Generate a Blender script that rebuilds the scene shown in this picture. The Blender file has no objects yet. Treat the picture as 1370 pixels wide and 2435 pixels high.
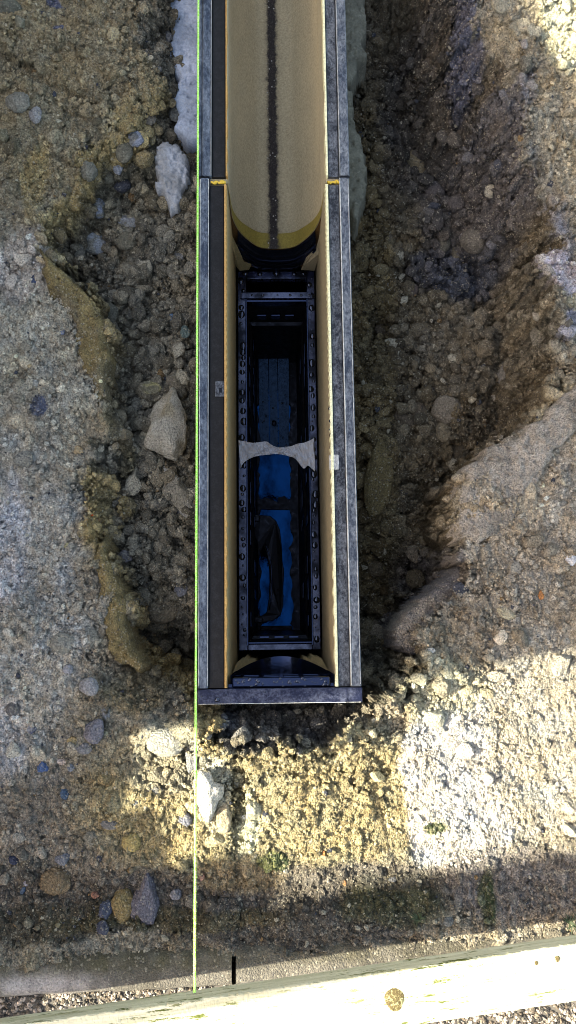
import bpy, bmesh, math, random
import numpy as np
from mathutils import Matrix, Vector
random.seed(7); RNG = np.random.default_rng(7)
scene = bpy.context.scene
COL = scene.collection

# ------------------------------------------------------------------ camera model
F = 1892.0; H = 0.757                      # focal length in photo pixels, camera height over the channel rim
dn = np.array([(654-685)/F, -(1490-1217.5)/F, -1.0]); dn /= np.linalg.norm(dn)
yv = np.array([520-685., 12200+1217.5, -F]); yv /= np.linalg.norm(yv)
Zc = -dn; Yc = yv-Zc*(yv@Zc); Yc /= np.linalg.norm(Yc); Xc = np.cross(Yc, Zc)
M = np.array([Xc, Yc, Zc])
def P(u, v, z=0.):
    d = M@np.array([(u-685)/F, -(v-1217.5)/F, -1.0]); t = (z-H)/d[2]
    return float(d[0]*t), float(d[1]*t)
def Q(x, y, z):
    X = np.asarray(x, float); Y = np.asarray(y, float); Z = np.asarray(z, float)-H
    cx = M[0, 0]*X+M[1, 0]*Y+M[2, 0]*Z; cy = M[0, 1]*X+M[1, 1]*Y+M[2, 1]*Z; cz = M[0, 2]*X+M[1, 2]*Y+M[2, 2]*Z
    return 685-F*cx/cz, 1217.5+F*cy/cz
def Py(u, v, y):                            # the point of the pixel's ray on the plane Y = y
    d = M@np.array([(u-685)/F, -(v-1217.5)/F, -1.0]); t = y/d[1]
    return float(d[0]*t), float(H+d[2]*t)

cam = bpy.data.cameras.new("camera"); co = bpy.data.objects.new("camera", cam); COL.objects.link(co)
R = Matrix([[M[i, j] for j in range(3)] for i in range(3)])
co.matrix_world = Matrix.Translation((0, 0, H)) @ R.to_4x4()
cam.sensor_fit = 'VERTICAL'; cam.sensor_height = 36.0; cam.lens = 36.0*F/2435.0
cam.clip_start = 0.01; cam.clip_end = 500
scene.camera = co
scene.cycles.filter_width = 0.9; scene.cycles.use_denoising = True

# ------------------------------------------------------------------ light
SA, SB = 0.17, 0.72                         # sun: per metre of +x the light drops SB and drifts SA in +y
svec = Vector((-1.0, -SA, SB)).normalized()
elev = math.asin(svec.z); 
sun = bpy.data.lights.new("sun", 'SUN'); sun.energy = 4.9; sun.angle = math.radians(0.45); sun.color = (1.0, 0.93, 0.72)
so = bpy.data.objects.new("sun", sun); COL.objects.link(so); so.location = (-3, -0.5, 3)
so.rotation_euler = svec.to_track_quat('Z', 'Y').to_euler()
w = bpy.data.worlds.new("World"); scene.world = w; w.use_nodes = True
nt = w.node_tree; bg = nt.nodes["Background"]; sky = nt.nodes.new("ShaderNodeTexSky"); sky.sky_type = 'NISHITA'
sky.sun_disc = False; sky.sun_elevation = elev; sky.sun_rotation = math.atan2(svec.x, svec.y)
sky.dust_density = 3.0; sky.ozone_density = .6; sky.air_density = 1.0
wb = nt.nodes.new("ShaderNodeMix"); wb.data_type = 'RGBA'; wb.blend_type = 'MULTIPLY'; wb.inputs[0].default_value = 1.0; wb.inputs[7].default_value = (1.14, 1.0, .80, 1)
nt.links.new(sky.outputs[0], wb.inputs[6]); nt.links.new(wb.outputs[2], bg.inputs[0]); bg.inputs[1].default_value = 0.15
scene.view_settings.view_transform = 'Standard'; scene.view_settings.look = 'None'
scene.view_settings.exposure = 1.95

# ------------------------------------------------------------------ noise (numpy)
def _h(ix, iy, iz, s):
    h = (ix.astype(np.int64)*374761393+iy.astype(np.int64)*668265263+iz*2147483647+s*1274126177) & 0xffffffff
    h = ((h ^ (h >> 13))*1274126177) & 0xffffffff
    h = ((h ^ (h >> 16))*2246822519) & 0xffffffff
    return ((h ^ (h >> 15)) & 0xffffff)/float(0xffffff)
def vn(x, y, f, s=0):
    x = x*f+1000.3; y = y*f+1000.7; ix = np.floor(x); iy = np.floor(y); fx = x-ix; fy = y-iy
    fx = fx*fx*(3-2*fx); fy = fy*fy*(3-2*fy)
    z = np.zeros_like(ix, dtype=np.int64)
    a = _h(ix, iy, z, s); b = _h(ix+1, iy, z, s); c = _h(ix, iy+1, z, s); d = _h(ix+1, iy+1, z, s)
    return (a*(1-fx)+b*fx)*(1-fy)+(c*(1-fx)+d*fx)*fy
def fbm(x, y, f, o=4, s=0, g=.5):
    t = 0; a = 1; n = 0
    for i in range(o):
        t = t+a*(vn(x, y, f, s+i*17)-.5)*2; n += a; a *= g; f *= 2.03
    return t/n
def vn3(p, f, s=0):
    q = p*f+500.37; i = np.floor(q); r = q-i; r = r*r*(3-2*r); out = 0
    ii = i.astype(np.int64)
    for dx in (0, 1):
        for dy in (0, 1):
            for dz in (0, 1):
                wgt = (r[:, 0] if dx else 1-r[:, 0])*(r[:, 1] if dy else 1-r[:, 1])*(r[:, 2] if dz else 1-r[:, 2])
                out = out+wgt*_h(ii[:, 0]+dx, ii[:, 1]+dy, ii[:, 2]+dz, s)
    return out*2-1
def fbm3(p, f, o=3, s=0):
    t = 0; a = 1; n = 0
    for k in range(o):
        t = t+a*vn3(p, f, s+k*13); n += a; a *= .5; f *= 2.1
    return t/n
def worley(x, y, f, s=0):
    x = x*f+700.3; y = y*f+700.7; ix = np.floor(x); iy = np.floor(y); z = np.zeros_like(ix, dtype=np.int64)
    f1 = np.full(x.shape, 9.); f2 = np.full(x.shape, 9.); cid = np.zeros(x.shape); ddx = np.zeros(x.shape); ddy = np.zeros(x.shape)
    for a in (-1, 0, 1):
        for b in (-1, 0, 1):
            jx = ix+a; jy = iy+b; px_ = jx+.1+.8*_h(jx, jy, z, s); py_ = jy+.1+.8*_h(jx, jy, z, s+7)
            d = np.hypot(x-px_, y-py_); m = d < f1; f2 = np.where(m, f1, np.minimum(f2, d)); f1 = np.where(m, d, f1)
            cid = np.where(m, _h(jx, jy, z, s+19), cid); ddx = np.where(m, (x-px_)/f, ddx); ddy = np.where(m, (y-py_)/f, ddy)
    return f1, f2, cid, ddx, ddy
def sstep(t): t = np.clip(t, 0, 1); return t*t*(3-2*t)

# ------------------------------------------------------------------ materials
def mat(name, base=(.5, .5, .5), rough=.6, metal=0., spec=.5):
    m = bpy.data.materials.new(name); m.use_nodes = True; n = m.node_tree.nodes; b = n["Principled BSDF"]
    b.inputs["Base Color"].default_value = (*base, 1); b.inputs["Roughness"].default_value = rough
    b.inputs["Metallic"].default_value = metal; b.inputs["Specular IOR Level"].default_value = spec
    return m, m.node_tree, b
def N(t, typ, **kw):
    n = t.nodes.new(typ)
    for k, v in kw.items():
        if k in n.inputs: n.inputs[k].default_value = v
        else: setattr(n, k, v)
    return n
def objco(t, scale=(1, 1, 1)):
    tc = N(t, "ShaderNodeTexCoord"); mp = N(t, "ShaderNodeMapping"); mp.inputs["Scale"].default_value = scale
    t.links.new(tc.outputs["Object"], mp.inputs["Vector"]); return mp.outputs[0]
def noise(t, vec, scale, detail=4, rough=.6, dist=0.):
    n = N(t, "ShaderNodeTexNoise"); n.inputs["Scale"].default_value = scale; n.inputs["Detail"].default_value = detail
    n.inputs["Roughness"].default_value = rough; n.inputs["Distortion"].default_value = dist
    t.links.new(vec, n.inputs["Vector"]); return n.outputs["Fac"]
def ramp(t, fac, stops):
    r = N(t, "ShaderNodeValToRGB"); e = r.color_ramp.elements
    while len(e) < len(stops): e.new(.5)
    for i, (p, c) in enumerate(stops):
        e[i].position = p; e[i].color = (*c, 1) if not isinstance(c, (int, float)) else (c, c, c, 1)
    t.links.new(fac, r.inputs[0]); return r.outputs[0]
def mix(t, a, b, fac, mode='MIX'):
    m = N(t, "ShaderNodeMix"); m.data_type = 'RGBA'; m.blend_type = mode
    for s, v in ((6, a), (7, b), (0, fac)):
        if hasattr(v, 'is_output') or isinstance(v, bpy.types.NodeSocket): t.links.new(v, m.inputs[s])
        elif isinstance(v, (int, float)): m.inputs[s].default_value = v if s == 0 else (v, v, v, 1)
        else: m.inputs[s].default_value = (*v, 1)
    return m.outputs[2]
def bump(t, b, h, dist, strength=1.):
    bp = N(t, "ShaderNodeBump"); bp.inputs["Distance"].default_value = dist; bp.inputs["Strength"].default_value = strength
    t.links.new(h, bp.inputs["Height"]); t.links.new(bp.outputs[0], b.inputs["Normal"])
def addm(t, a, b, op='ADD'):
    m = N(t, "ShaderNodeMath"); m.operation = op
    for i, v in enumerate((a, b)):
        if isinstance(v, (int, float)): m.inputs[i].default_value = v
        else: t.links.new(v, m.inputs[i])
    return m.outputs[0]

def earth_mat(name, grain=650., contrast=.5, bumpd=.0012, speck=.5):
    m, t, b = mat(name, rough=.95, spec=.25)
    at = N(t, "ShaderNodeAttribute"); at.attribute_name = "Col"
    v = objco(t)
    g1 = ramp(t, noise(t, v, grain, 4, .7), [(.30, 1-contrast), (.5, 1.), (.72, 1+contrast)])
    c = mix(t, at.outputs["Color"], g1, 1., 'MULTIPLY')
    g2 = ramp(t, noise(t, v, grain*.12, 3, .6), [(.3, .78), (.7, 1.2)])
    c = mix(t, c, g2, 1., 'MULTIPLY')
    vo = N(t, "ShaderNodeTexVoronoi"); vo.inputs["Scale"].default_value = grain*1.25; t.links.new(v, vo.inputs["Vector"])
    sp = N(t, "ShaderNodeSeparateColor"); t.links.new(vo.outputs["Color"], sp.inputs[0])
    k = ramp(t, sp.outputs[0], [(.93, 0.), (.95, 1.)]); kk = addm(t, k, speck, 'MULTIPLY')
    c = mix(t, c, (.46, .43, .34), kk)
    k2 = ramp(t, sp.outputs[1], [(.93, 0.), (.95, 1.)]); c = mix(t, c, (.045, .045, .06), addm(t, k2, speck, 'MULTIPLY'))
    t.links.new(c, b.inputs["Base Color"])
    h = addm(t, noise(t, v, grain*.8, 5, .7), addm(t, vo.outputs["Distance"], -.6, 'MULTIPLY'))
    bump(t, b, h, bumpd, 1.)
    return m
SOIL = earth_mat("soil", 600, .68, .0034, .5)
STONE = earth_mat("stone_surface", 520, .55, .0024, .3)
CONC = earth_mat("concrete_surface", 420, .22, .0005, .15)

# ------------------------------------------------------------------ object helpers
def tag(o, label=None, cat=None, group=None, kind=None):
    if label: o['label'] = label
    if cat: o['category'] = cat
    if group: o['group'] = group
    if kind: o['kind'] = kind
    return o
def empty(name, loc=(0, 0, 0)):
    o = bpy.data.objects.new(name, None); o.location = loc; o.empty_display_size = .02; COL.objects.link(o); return o
def mk(name, verts, faces, m, parent=None, smooth=True, cols=None):
    me = bpy.data.meshes.new(name)
    if isinstance(faces, np.ndarray):
        nf, k = faces.shape
        me.vertices.add(len(verts)); me.vertices.foreach_set("co", np.asarray(verts, np.float32).ravel())
        me.loops.add(nf*k); me.loops.foreach_set("vertex_index", faces.astype(np.int32).ravel())
        me.polygons.add(nf); me.polygons.foreach_set("loop_start", np.arange(0, nf*k, k, dtype=np.int32))
        me.polygons.foreach_set("use_smooth", np.full(nf, smooth)); me.update(calc_edges=True); me.validate()
    else:
        me.from_pydata([tuple(map(float, v)) for v in verts], [], faces); me.update()
        for p in me.polygons: p.use_smooth = smooth
    if cols is not None:
        a = me.color_attributes.new("Col", 'FLOAT_COLOR', 'POINT')
        c = np.ones((len(verts), 4), np.float32); c[:, :3] = cols; a.data.foreach_set("color", c.ravel())
    me.materials.append(m)
    o = bpy.data.objects.new(name, me); COL.objects.link(o)
    if parent: 
        o.parent = parent; o.matrix_parent_inverse = Matrix.Translation(-Vector(parent.location))
    return o
class MB:
    def __init__(s): s.v = []; s.f = []
    def box(s, x0, x1, y0, y1, z0, z1, b=0.):
        n = len(s.v)
        if b <= 0:
            s.v += [(x, y, z) for z in (z0, z1) for y in (y0, y1) for x in (x0, x1)]
            s.f += [tuple(n+i for i in q) for q in ((0, 2, 3, 1), (4, 5, 7, 6), (0, 1, 5, 4), (2, 6, 7, 3), (0, 4, 6, 2), (1, 3, 7, 5))]
        else:
            bm = bmesh.new(); bmesh.ops.create_cube(bm, size=1)
            for v in bm.verts: v.co = ((v.co.x+.5)*(x1-x0)+x0, (v.co.y+.5)*(y1-y0)+y0, (v.co.z+.5)*(z1-z0)+z0)
            bmesh.ops.bevel(bm, geom=bm.edges[:], offset=b, segments=2, profile=.5, affect='EDGES')
            bm.verts.index_update()
            s.v += [tuple(v.co) for v in bm.verts]; s.f += [tuple(n+v.index for v in f.verts) for f in bm.faces]; bm.free()
        return s
    def sweep(s, prof, axis, a0, a1, seg=1, closed=True, caps=True, wob=None):
        """profile of (a,b) pairs carried along Y ('y': a=x,b=z) or X ('x': a=y,b=z)"""
        n = len(s.v); k = len(prof)
        for i in range(seg+1):
            t = a0+(a1-a0)*i/seg
            for j, (a, b) in enumerate(prof):
                p = (a, t, b) if axis == 'y' else (t, a, b)
                if wob: p = wob(p, j)
                s.v.append(p)
        for i in range(seg):
            for j in range(k if closed else k-1):
                j2 = (j+1) % k; q = (n+i*k+j, n+i*k+j2, n+(i+1)*k+j2, n+(i+1)*k+j)
                s.f.append(q)
        if caps and closed:
            s.f.append(tuple(n+j for j in range(k))[::-1]); s.f.append(tuple(n+seg*k+j for j in range(k)))
        return s
    def tube(s, pts, r, k=8, rz=None):
        n = len(s.v); pts = [Vector(p) for p in pts]
        for i, p in enumerate(pts):
            d = (pts[min(i+1, len(pts)-1)]-pts[max(i-1, 0)]).normalized()
            up = Vector((0, 0, 1)) if abs(d.z) < .9 else Vector((1, 0, 0)); sd = d.cross(up).normalized(); u2 = sd.cross(d)
            rr = r[i] if isinstance(r, (list, tuple)) else r
            for j in range(k):
                a = 2*math.pi*j/k; s.v.append(tuple(p+sd*math.cos(a)*rr+u2*math.sin(a)*(rz or rr)))
        for i in range(len(pts)-1):
            for j in range(k): s.f.append((n+i*k+j, n+i*k+(j+1) % k, n+(i+1)*k+(j+1) % k, n+(i+1)*k+j))
        s.f.append(tuple(n+j for j in range(k))[::-1]); s.f.append(tuple(n+(len(pts)-1)*k+j for j in range(k)))
        return s
    def build(s, name, m, parent=None, smooth=False):
        o = mk(name, s.v, s.f, m, parent, smooth)
        bm = bmesh.new(); bm.from_mesh(o.data); bmesh.ops.recalc_face_normals(bm, faces=bm.faces[:]); bm.to_mesh(o.data); bm.free()
        if not smooth: pass
        return o
def rim_px(u, v, z): return P(u, v, z)

# ------------------------------------------------------------------ key dimensions of the channel (metres)
XL, XR = -.0724, .0804; YJ = .4515; YF = -.0570; YP = -.0708; RIM = -.19
IL, IR = -.0450, .0560

# ------------------------------------------------------------------ ground relief
# outline of the dug trench: pixel, height used to place the pixel, width of the slope there, top height
TR = [(345, -900, .05, -.02), (345, 0, .050, -.02), (328, 180, .050, -.02), (300, 300, .045, -.025), (225, 350, .035, -.03), (165, 430, .03, -.03), (120, 530, .025, -.03),
      (112, 600, .016, -.03), (185, 680, .016, -.02), (245, 770, .014, -.02), (252, 850, .014, -.02), (240, 950, .02, -.02), (225, 1060, .05, -.03), (215, 1180, .05, -.035),
      (240, 1280, .025, -.03), (268, 1350, .018, -.025), (292, 1430, .018, -.02), (290, 1500, .02, -.02), (330, 1570, .028, -.02), (400, 1640, .03, -.02), (455, 1700, .03, -.02),
      (520, 1765, .022, -.015), (700, 1775, .020, -.01), (860, 1720, .020, -.01), (940, 1660, .03, -.01), (1000, 1600, .022, -.01), (985, 1545, .02, -.01),
      (1000, 1470, .04, -.01), (1075, 1400, .04, -.01), (1110, 1290, .012, -.01), (1088, 1210, .010, -.01), (1098, 1150, .012, -.01), (1180, 1070, .025, -.01), (1280, 1010, .03, -.01),
      (1345, 920, .03, -.01), (1335, 820, .025, -.01), (1290, 740, .02, -.01), (1280, 660, .02, -.01), (1330, 570, .05, -.01), (1330, 470, .06, -.01), (1270, 380, .07, -.01),
      (1245, 240, .075, -.01), (1180, 120, .08, -.01), (1130, 0, .08, -.01), (1090, -900, .08, -.01)]
TRW = np.array([P(u, v, z) for u, v, wd, z in TR]); TWD = np.array([a[2] for a in TR]); TTP = np.array([a[3] for a in TR])
def trench(x, y):
    """signed distance (+ inside), slope width, top height"""
    best = np.full(x.shape, 1e9); wd = np.zeros(x.shape); tp = np.zeros(x.shape); ins = np.zeros(x.shape, bool)
    n = len(TRW)
    for i in range(n):
        a = TRW[i]; b = TRW[(i+1) % n]; d = b-a; L = d@d
        t = np.clip(((x-a[0])*d[0]+(y-a[1])*d[1])/L, 0, 1); dd = np.hypot(x-a[0]-t*d[0], y-a[1]-t*d[1])
        if i < n-1:
            m = dd < best; best = np.where(m, dd, best)
            wd = np.where(m, TWD[i]*(1-t)+TWD[(i+1) % n]*t, wd); tp = np.where(m, TTP[i]*(1-t)+TTP[(i+1) % n]*t, tp)
        c = ((a[1] > y) != (b[1] > y)) & (x < (b[0]-a[0])*(y-a[1])/(b[1]-a[1]+1e-12)+a[0]); ins ^= c
    return np.where(ins, best, -best), wd, tp
def blob(x, y, u, v, z, ru, rv, rot=0.):
    cx, cy = P(u, v, z); k = (H-z)/F
    dx = (x-cx)/k; dy = -(y-cy)/k; c, s = math.cos(rot), math.sin(rot)
    return np.sqrt(((dx*c+dy*s)/ru)**2+((-dx*s+dy*c)/rv)**2)
HB = [  # relief blobs: u v z ru rv height
    (425, 1560, -.12, 75, 75, -.09), (900, 775, -.16, 30, 30, -.03), (910, 1420, -.17, 60, 130, -.02), (960, 120, -.15, 40, 160, -.03),
    (915, 1130, -.14, 45, 120, .03), (1050, 460, -.12, 100, 90, .015), (1190, 560, -.08, 60, 90, -.02), (1060, 660, -.14, 110, 40, -.015), (1180, 830, -.12, 110, 90, .035),
    (1150, 1190, -.01, 70, 80, .012), (1120, 1000, -.14, 60, 50, .01), (60, 250, -.02, 60, 60, .008), (150, 1000, -.02, 120, 300, .006), (300, 1900, -.02, 120, 60, .006),
    (520, 1900, -.01, 60, 90, .012), (565, 1920, -.01, 14, 120, -.010), (1060, 1600, -.01, 90, 40, .008), (700, 1900, -.01, 130, 90, .006), (350, 1760, -.02, 70, 40, .012),
    (620, 2120, -.01, 700, 60, -.012), (340, 2150, -.01, 120, 50, -.004), (870, 2240, -.01, 400, 40, -.008), (1130, 0, -.06, 90, 120, .0), (1120, 250, -.09, 60, 160, -.02), (960, 1530, -.05, 60, 60, .03),
    (360, 1490, -.09, 60, 40, -.03), (330, 700, -.08, 80, 120, -.01), (1100, 1900, -.005, 110, 220, .003), (30, 60, -.02, 60, 40, .012), (910, 1640, -.05, 50, 50, .04),
    (560, 1720, -.06, 160, 45, .055), (760, 1725, -.06, 120, 40, .045)]
def flat_(x, y): return (x > .118) & (y < -.06) & (y > -.215)
def macro(x, y):
    wx = x+.009*fbm(x, y, 28, 3, 1)+.006*fbm(x, y, 110, 3, 2); wy = y+.009*fbm(x, y, 28, 3, 5)+.006*fbm(x, y, 110, 3, 6)
    q_ = np.where((x > .12) & (y < .22), .45, 1.); wx = x+(wx-x)*q_; wy = y+(wy-y)*q_
    d, wd, tp = trench(wx, wy)
    gxw = x+.008*fbm(x, y, 50, 4, 301, .6); gyw = y+.008*fbm(x, y, 50, 4, 305, .6)
    w1, w2, wc, wdx, wdy = worley(gxw, gyw, 38., 5); v1, v2, vc, vdx, vdy = worley(gxw, gyw, 95., 11)
    d = d+(wc-.5)*.018+(vc-.5)*.006
    floor = np.where(x < 0, -.072, -.150)+.012*fbm(x, y, 14, 3, 9)
    wd = wd*np.where(x < 0, .62+.3*sstep((y-.35)*10), np.where(y > .2, .75, .45)); t = np.clip(d/wd, 0, 1); s = sstep(t)*.75+.25*t
    s = s+.14*np.exp(-((d-wd*1.15)/.016)**2)*(d > 0)
    top = tp+.006*fbm(x, y, 9, 3, 11)
    h = top+(floor-top)*s
    for u, v, z, ru, rv, a in HB:
        h = h+a*np.exp(-blob(wx, wy, u, v, z, ru, rv)**2*1.2)
    lo = sstep((-.072-y)/.012)*sstep((.13-np.abs(x-.0))/.02); h = h*(1-lo)+np.maximum(h, -.050+.010*fbm(x, y, 60, 3, 15)-.012*sstep((y+.10)/.03))*lo
    # broken blocks of compacted earth: tilted facets with cracks between them
    nearc = np.exp(-np.clip(-d, 0, 1)/.035); amp = np.where(d > 0, .9, .10+.65*nearc)
    h = h+amp*((wc-.5)*.011+(np.sin(wc*91)*wdx+np.sin(wc*57)*wdy)*.32-.0045*np.exp(-((w2-w1)/.07)**2))
    h = h+(.12+.85*np.clip(amp, 0, 1))*((vc-.5)*.0035+(np.sin(vc*91)*vdx+np.sin(vc*57)*vdy)*.26-.0014*np.exp(-((v2-v1)/.10)**2))*np.where(flat_(x, y), .15, 1.)
    # ledge steps on the upper right slope
    on = sstep((t-.03)*8)*sstep((.98-t)*8)*(x > .1)
    h = h+on*.010*fbm(x, y, 34, 4, 21)
    h = h+.0050*fbm(x, y, 45, 3, 31)*(1-.6*np.clip(4*t*(1-t), 0, 1))+.0032*(1-.9*np.clip(4*t*(1-t), 0, 1))*fbm(x, y, 160, 4, 41, .65)*(.55+.8*s)
    steep = np.clip(4*t*(1-t), 0, 1); rg = np.abs(fbm(x, y, 60, 4, 47, .6)); h = h-(1-steep)*.004*np.exp(-(rg/.05)**2)*(.35+.65*np.clip(s, 0, 1))
    # the far surroundings level out
    far = sstep((np.maximum(np.abs(x)-.6, np.abs(y-.15)-.9))/.5)
    h = h*(1-far)+(-.03)*far
    return h, s, d
def foot(x, y):                              # slot under the channel bodies
    return (x > XL+.006) & (x < XR-.006) & (y > YP+.004)
def axis(a, b, st, far, n):
    f = list(np.arange(a, b+st*.5, st)); g = (far/st)**(1/n)
    o1 = []; s = st; q = f[-1]
    while q < far: s *= 1.25; q += s; o1.append(q)
    o0 = []; s = st; q = f[0]
    while q > -far: s *= 1.25; q -= s; o0.append(q)
    return np.array(o0[::-1]+f+o1), len(o0), len(f)
STEP = .00125
gx, ox, nfx = axis(-.37, .42, STEP, 60, 20); gy, oy, nfy = axis(-.40, .76, STEP, 60, 20)
GX, GY = np.meshgrid(gx, gy)
HM, SM, DM = macro(GX, GY)
HM0 = HM.copy(); DMc = DM; WMc = trench(GX, GY)[1]*.5
# crumbs stamped into the relief
hf = HM[oy:oy+nfy, ox:ox+nfx]; sf = SM[oy:oy+nfy, ox:ox+nfx]; base = hf.copy(); tone = np.ones(hf.shape)
x0, y0 = gx[ox], gy[oy]
nst = 70000
gr = np.gradient(base, STEP); slope = np.hypot(gr[0], gr[1]); fx_, fy_ = np.meshgrid(gx[ox:ox+nfx], gy[oy:oy+nfy]); flatz = (fx_ > .118) & (fy_ < -.06) & (fy_ > -.215)
px = RNG.random(nst)*(nfx-1)*STEP; py = RNG.random(nst)*(nfy-1)*STEP; rr = .0012*(RNG.pareto(2.1, nst)+1); 
for i in np.argsort(rr):
    r = min(rr[i], .0085); ci = int(px[i]/STEP); cj = int(py[i]/STEP); s = sf[cj, ci]
    if r > .0032 and RNG.random() > .05+.45*s: continue
    if slope[cj, ci] > 1.3 and RNG.random() > .15: continue
    if r > .0019 and flatz[cj, ci]: continue
    n = int(r/STEP)+1; i0, i1, j0, j1 = max(ci-n, 0), min(ci+n+1, nfx), max(cj-n, 0), min(cj+n+1, nfy)
    a = RNG.random()*3.14; e = .7+.5*RNG.random(); X = np.arange(i0, i1)*STEP-px[i]; Y = (np.arange(j0, j1)*STEP-py[i])[:, None]
    q = ((X*math.cos(a)+Y*math.sin(a))*e)**2+((Y*math.cos(a)-X*math.sin(a))/e)**2
    th = np.arctan2(Y, X); q = q*(1+.28*np.sin(3*th+a*7)+.20*np.sin(5*th+a*13)+.12*np.sin(8*th-a*5))
    cap = base[cj, ci]+np.sqrt(np.clip(r*r-q, 0, None))*(1.05 if s > .3 else .8)-r*.22+RNG.random()*r*.2
    sub = hf[j0:j1, i0:i1]; cap = np.minimum(cap, base[cj, ci]+r*(.45+.4*RNG.random())+X*RNG.normal()*.25+Y*RNG.normal()*.25); win = (q < r*r) & (cap > sub); sub[win] = cap[win]; tone[j0:j1, i0:i1][win] = .62+.76*RNG.random()
KB = {}
def kerb_y(x): return -.290+.028*(x-.0)      # front edge line of the kerb row
# lower the soil where the kerb and the gravel strip lie
HM = np.where(GY < kerb_y(GX)-.004, np.minimum(HM, -.055), HM)
HM = np.where(foot(GX, GY), -.62, HM)
def ground_z(x, y):
    i = int(round((x-gx[ox])/STEP))+ox; j = int(round((y-gy[oy])/STEP))+oy
    return float(HM[min(max(j, 0), len(gy)-1), min(max(i, 0), len(gx)-1)])
def ground_pt(u, v):
    z = -.05
    for _ in range(12):
        x, y = P(u, v, z); z2 = ground_z(x, y); z = z*.4+max(z2, -.25)*.6
    x, y = P(u, v, z); return x, y, ground_z(x, y)

# colours of the earth, with some sun and shade put in: u v z ru rv colour softness strength
BR = (.155, .135, .098); 
CP = [  # broad tones
    (150, 200, -.02, 260, 420, (.225, .190, .120), .6, .9), (260, 180, -.05, 70, 200, (.20, .155, .075), .5, .8), (60, 900, -.02, 170, 420, (.27, .25, .205), .5, .9),
    (40, 1450, -.02, 170, 400, (.26, .25, .23), .5, .9), (60, 620, -.02, 70, 100, (.34, .31, .29), .4, .7), (150, 2000, -.02, 260, 160, (.17, .15, .125), .5, .9),
    (360, 900, -.08, 140, 900, (.150, .138, .108), .4, .9), (300, 440, -.08, 150, 120, (.16, .145, .105), .4, .8),
    (90, 440, -.03, 36, 120, (.24, .19, .09), .4, .7),
    (330, 1640, -.03, 70, 60, (.19, .16, .10), .4, .8),
    (20, 1300, -.02, 40, 150, (.34, .33, .34), .5, .8), (20, 1750, -.02, 50, 100, (.30, .29, .30), .5, .6), (50, 1030, -.02, 60, 60, (.30, .28, .24), .4, .6),
    (90, 975, -.02, 20, 26, (.06, .07, .11), .2, .9), (75, 2095, -.02, 60, 40, (.08, .075, .06), .4, .8), (128, 12, -.02, 18, 12, (.06, .07, .12), .2, .9), (130, 72, -.02, 14, 8, (.06, .07, .12), .2, .9),
    # right trench
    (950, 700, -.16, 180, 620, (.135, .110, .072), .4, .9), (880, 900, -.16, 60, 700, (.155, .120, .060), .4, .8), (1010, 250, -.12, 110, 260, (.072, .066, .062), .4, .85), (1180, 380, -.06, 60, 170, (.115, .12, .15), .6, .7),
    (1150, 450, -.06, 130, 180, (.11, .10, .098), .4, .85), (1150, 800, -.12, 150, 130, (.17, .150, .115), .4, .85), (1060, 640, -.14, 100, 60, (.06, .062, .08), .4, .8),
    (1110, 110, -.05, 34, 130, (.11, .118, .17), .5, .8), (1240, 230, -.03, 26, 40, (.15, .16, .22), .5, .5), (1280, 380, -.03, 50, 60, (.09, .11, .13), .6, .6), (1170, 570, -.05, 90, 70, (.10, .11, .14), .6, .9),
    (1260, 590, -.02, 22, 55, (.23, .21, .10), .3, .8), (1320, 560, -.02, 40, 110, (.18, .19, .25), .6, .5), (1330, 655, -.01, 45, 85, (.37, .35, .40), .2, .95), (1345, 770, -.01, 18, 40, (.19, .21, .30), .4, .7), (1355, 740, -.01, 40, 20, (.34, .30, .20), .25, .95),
    (1335, 300, -.01, 70, 200, (.26, .23, .17), .5, .8), (1220, 60, -.02, 50, 90, (.24, .22, .17), .4, .8), (1340, 60, -.01, 60, 120, (.42, .40, .27), .5, .8),
    (1300, 1150, -.01, 200, 220, (.31, .27, .215), .3, .9), (1160, 1190, -.01, 85, 90, (.31, .265, .20), .25, .9), (1330, 970, -.01, 60, 80, (.36, .31, .21), .4, .8), (1240, 1400, -.01, 200, 160, (.21, .185, .15), .4, .9),
    (1050, 1420, -.05, 60, 110, (.12, .11, .11), .4, .8), (975, 1500, -.05, 40, 40, (.12, .12, .14), .5, .7), (1110, 1340, -.01, 12, 100, (.30, .27, .22), .3, .8), (920, 1620, -.05, 70, 60, (.24, .24, .20), .4, .8), (660, 1730, -.05, 260, 60, (.20, .19, .165), .4, .8),
    # foreground
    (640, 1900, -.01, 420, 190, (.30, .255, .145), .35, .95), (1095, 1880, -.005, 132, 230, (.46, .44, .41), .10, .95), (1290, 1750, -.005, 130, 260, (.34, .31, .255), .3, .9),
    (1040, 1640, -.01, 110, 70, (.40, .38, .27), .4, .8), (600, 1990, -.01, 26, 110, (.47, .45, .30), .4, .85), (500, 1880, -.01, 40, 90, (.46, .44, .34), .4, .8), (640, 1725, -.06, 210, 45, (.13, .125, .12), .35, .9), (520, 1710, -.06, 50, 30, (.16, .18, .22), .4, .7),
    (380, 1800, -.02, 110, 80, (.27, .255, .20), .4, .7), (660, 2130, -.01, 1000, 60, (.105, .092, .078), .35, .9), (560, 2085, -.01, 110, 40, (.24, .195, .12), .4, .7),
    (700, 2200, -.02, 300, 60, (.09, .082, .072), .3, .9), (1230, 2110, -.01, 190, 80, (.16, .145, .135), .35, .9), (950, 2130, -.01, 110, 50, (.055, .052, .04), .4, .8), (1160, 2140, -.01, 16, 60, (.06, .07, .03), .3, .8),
    (940, 2170, -.01, 130, 40, (.07, .075, .035), .5, .6), (1030, 1970, -.01, 26, 14, (.11, .12, .04), .5, .8), (660, 2050, -.01, 30, 22, (.06, .10, .02), .5, .6), (60, 2190, -.02, 300, 40, (.06, .055, .042), .3, .9), (400, 2190, -.02, 260, 26, (.08, .07, .04), .3, .8)]
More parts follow.
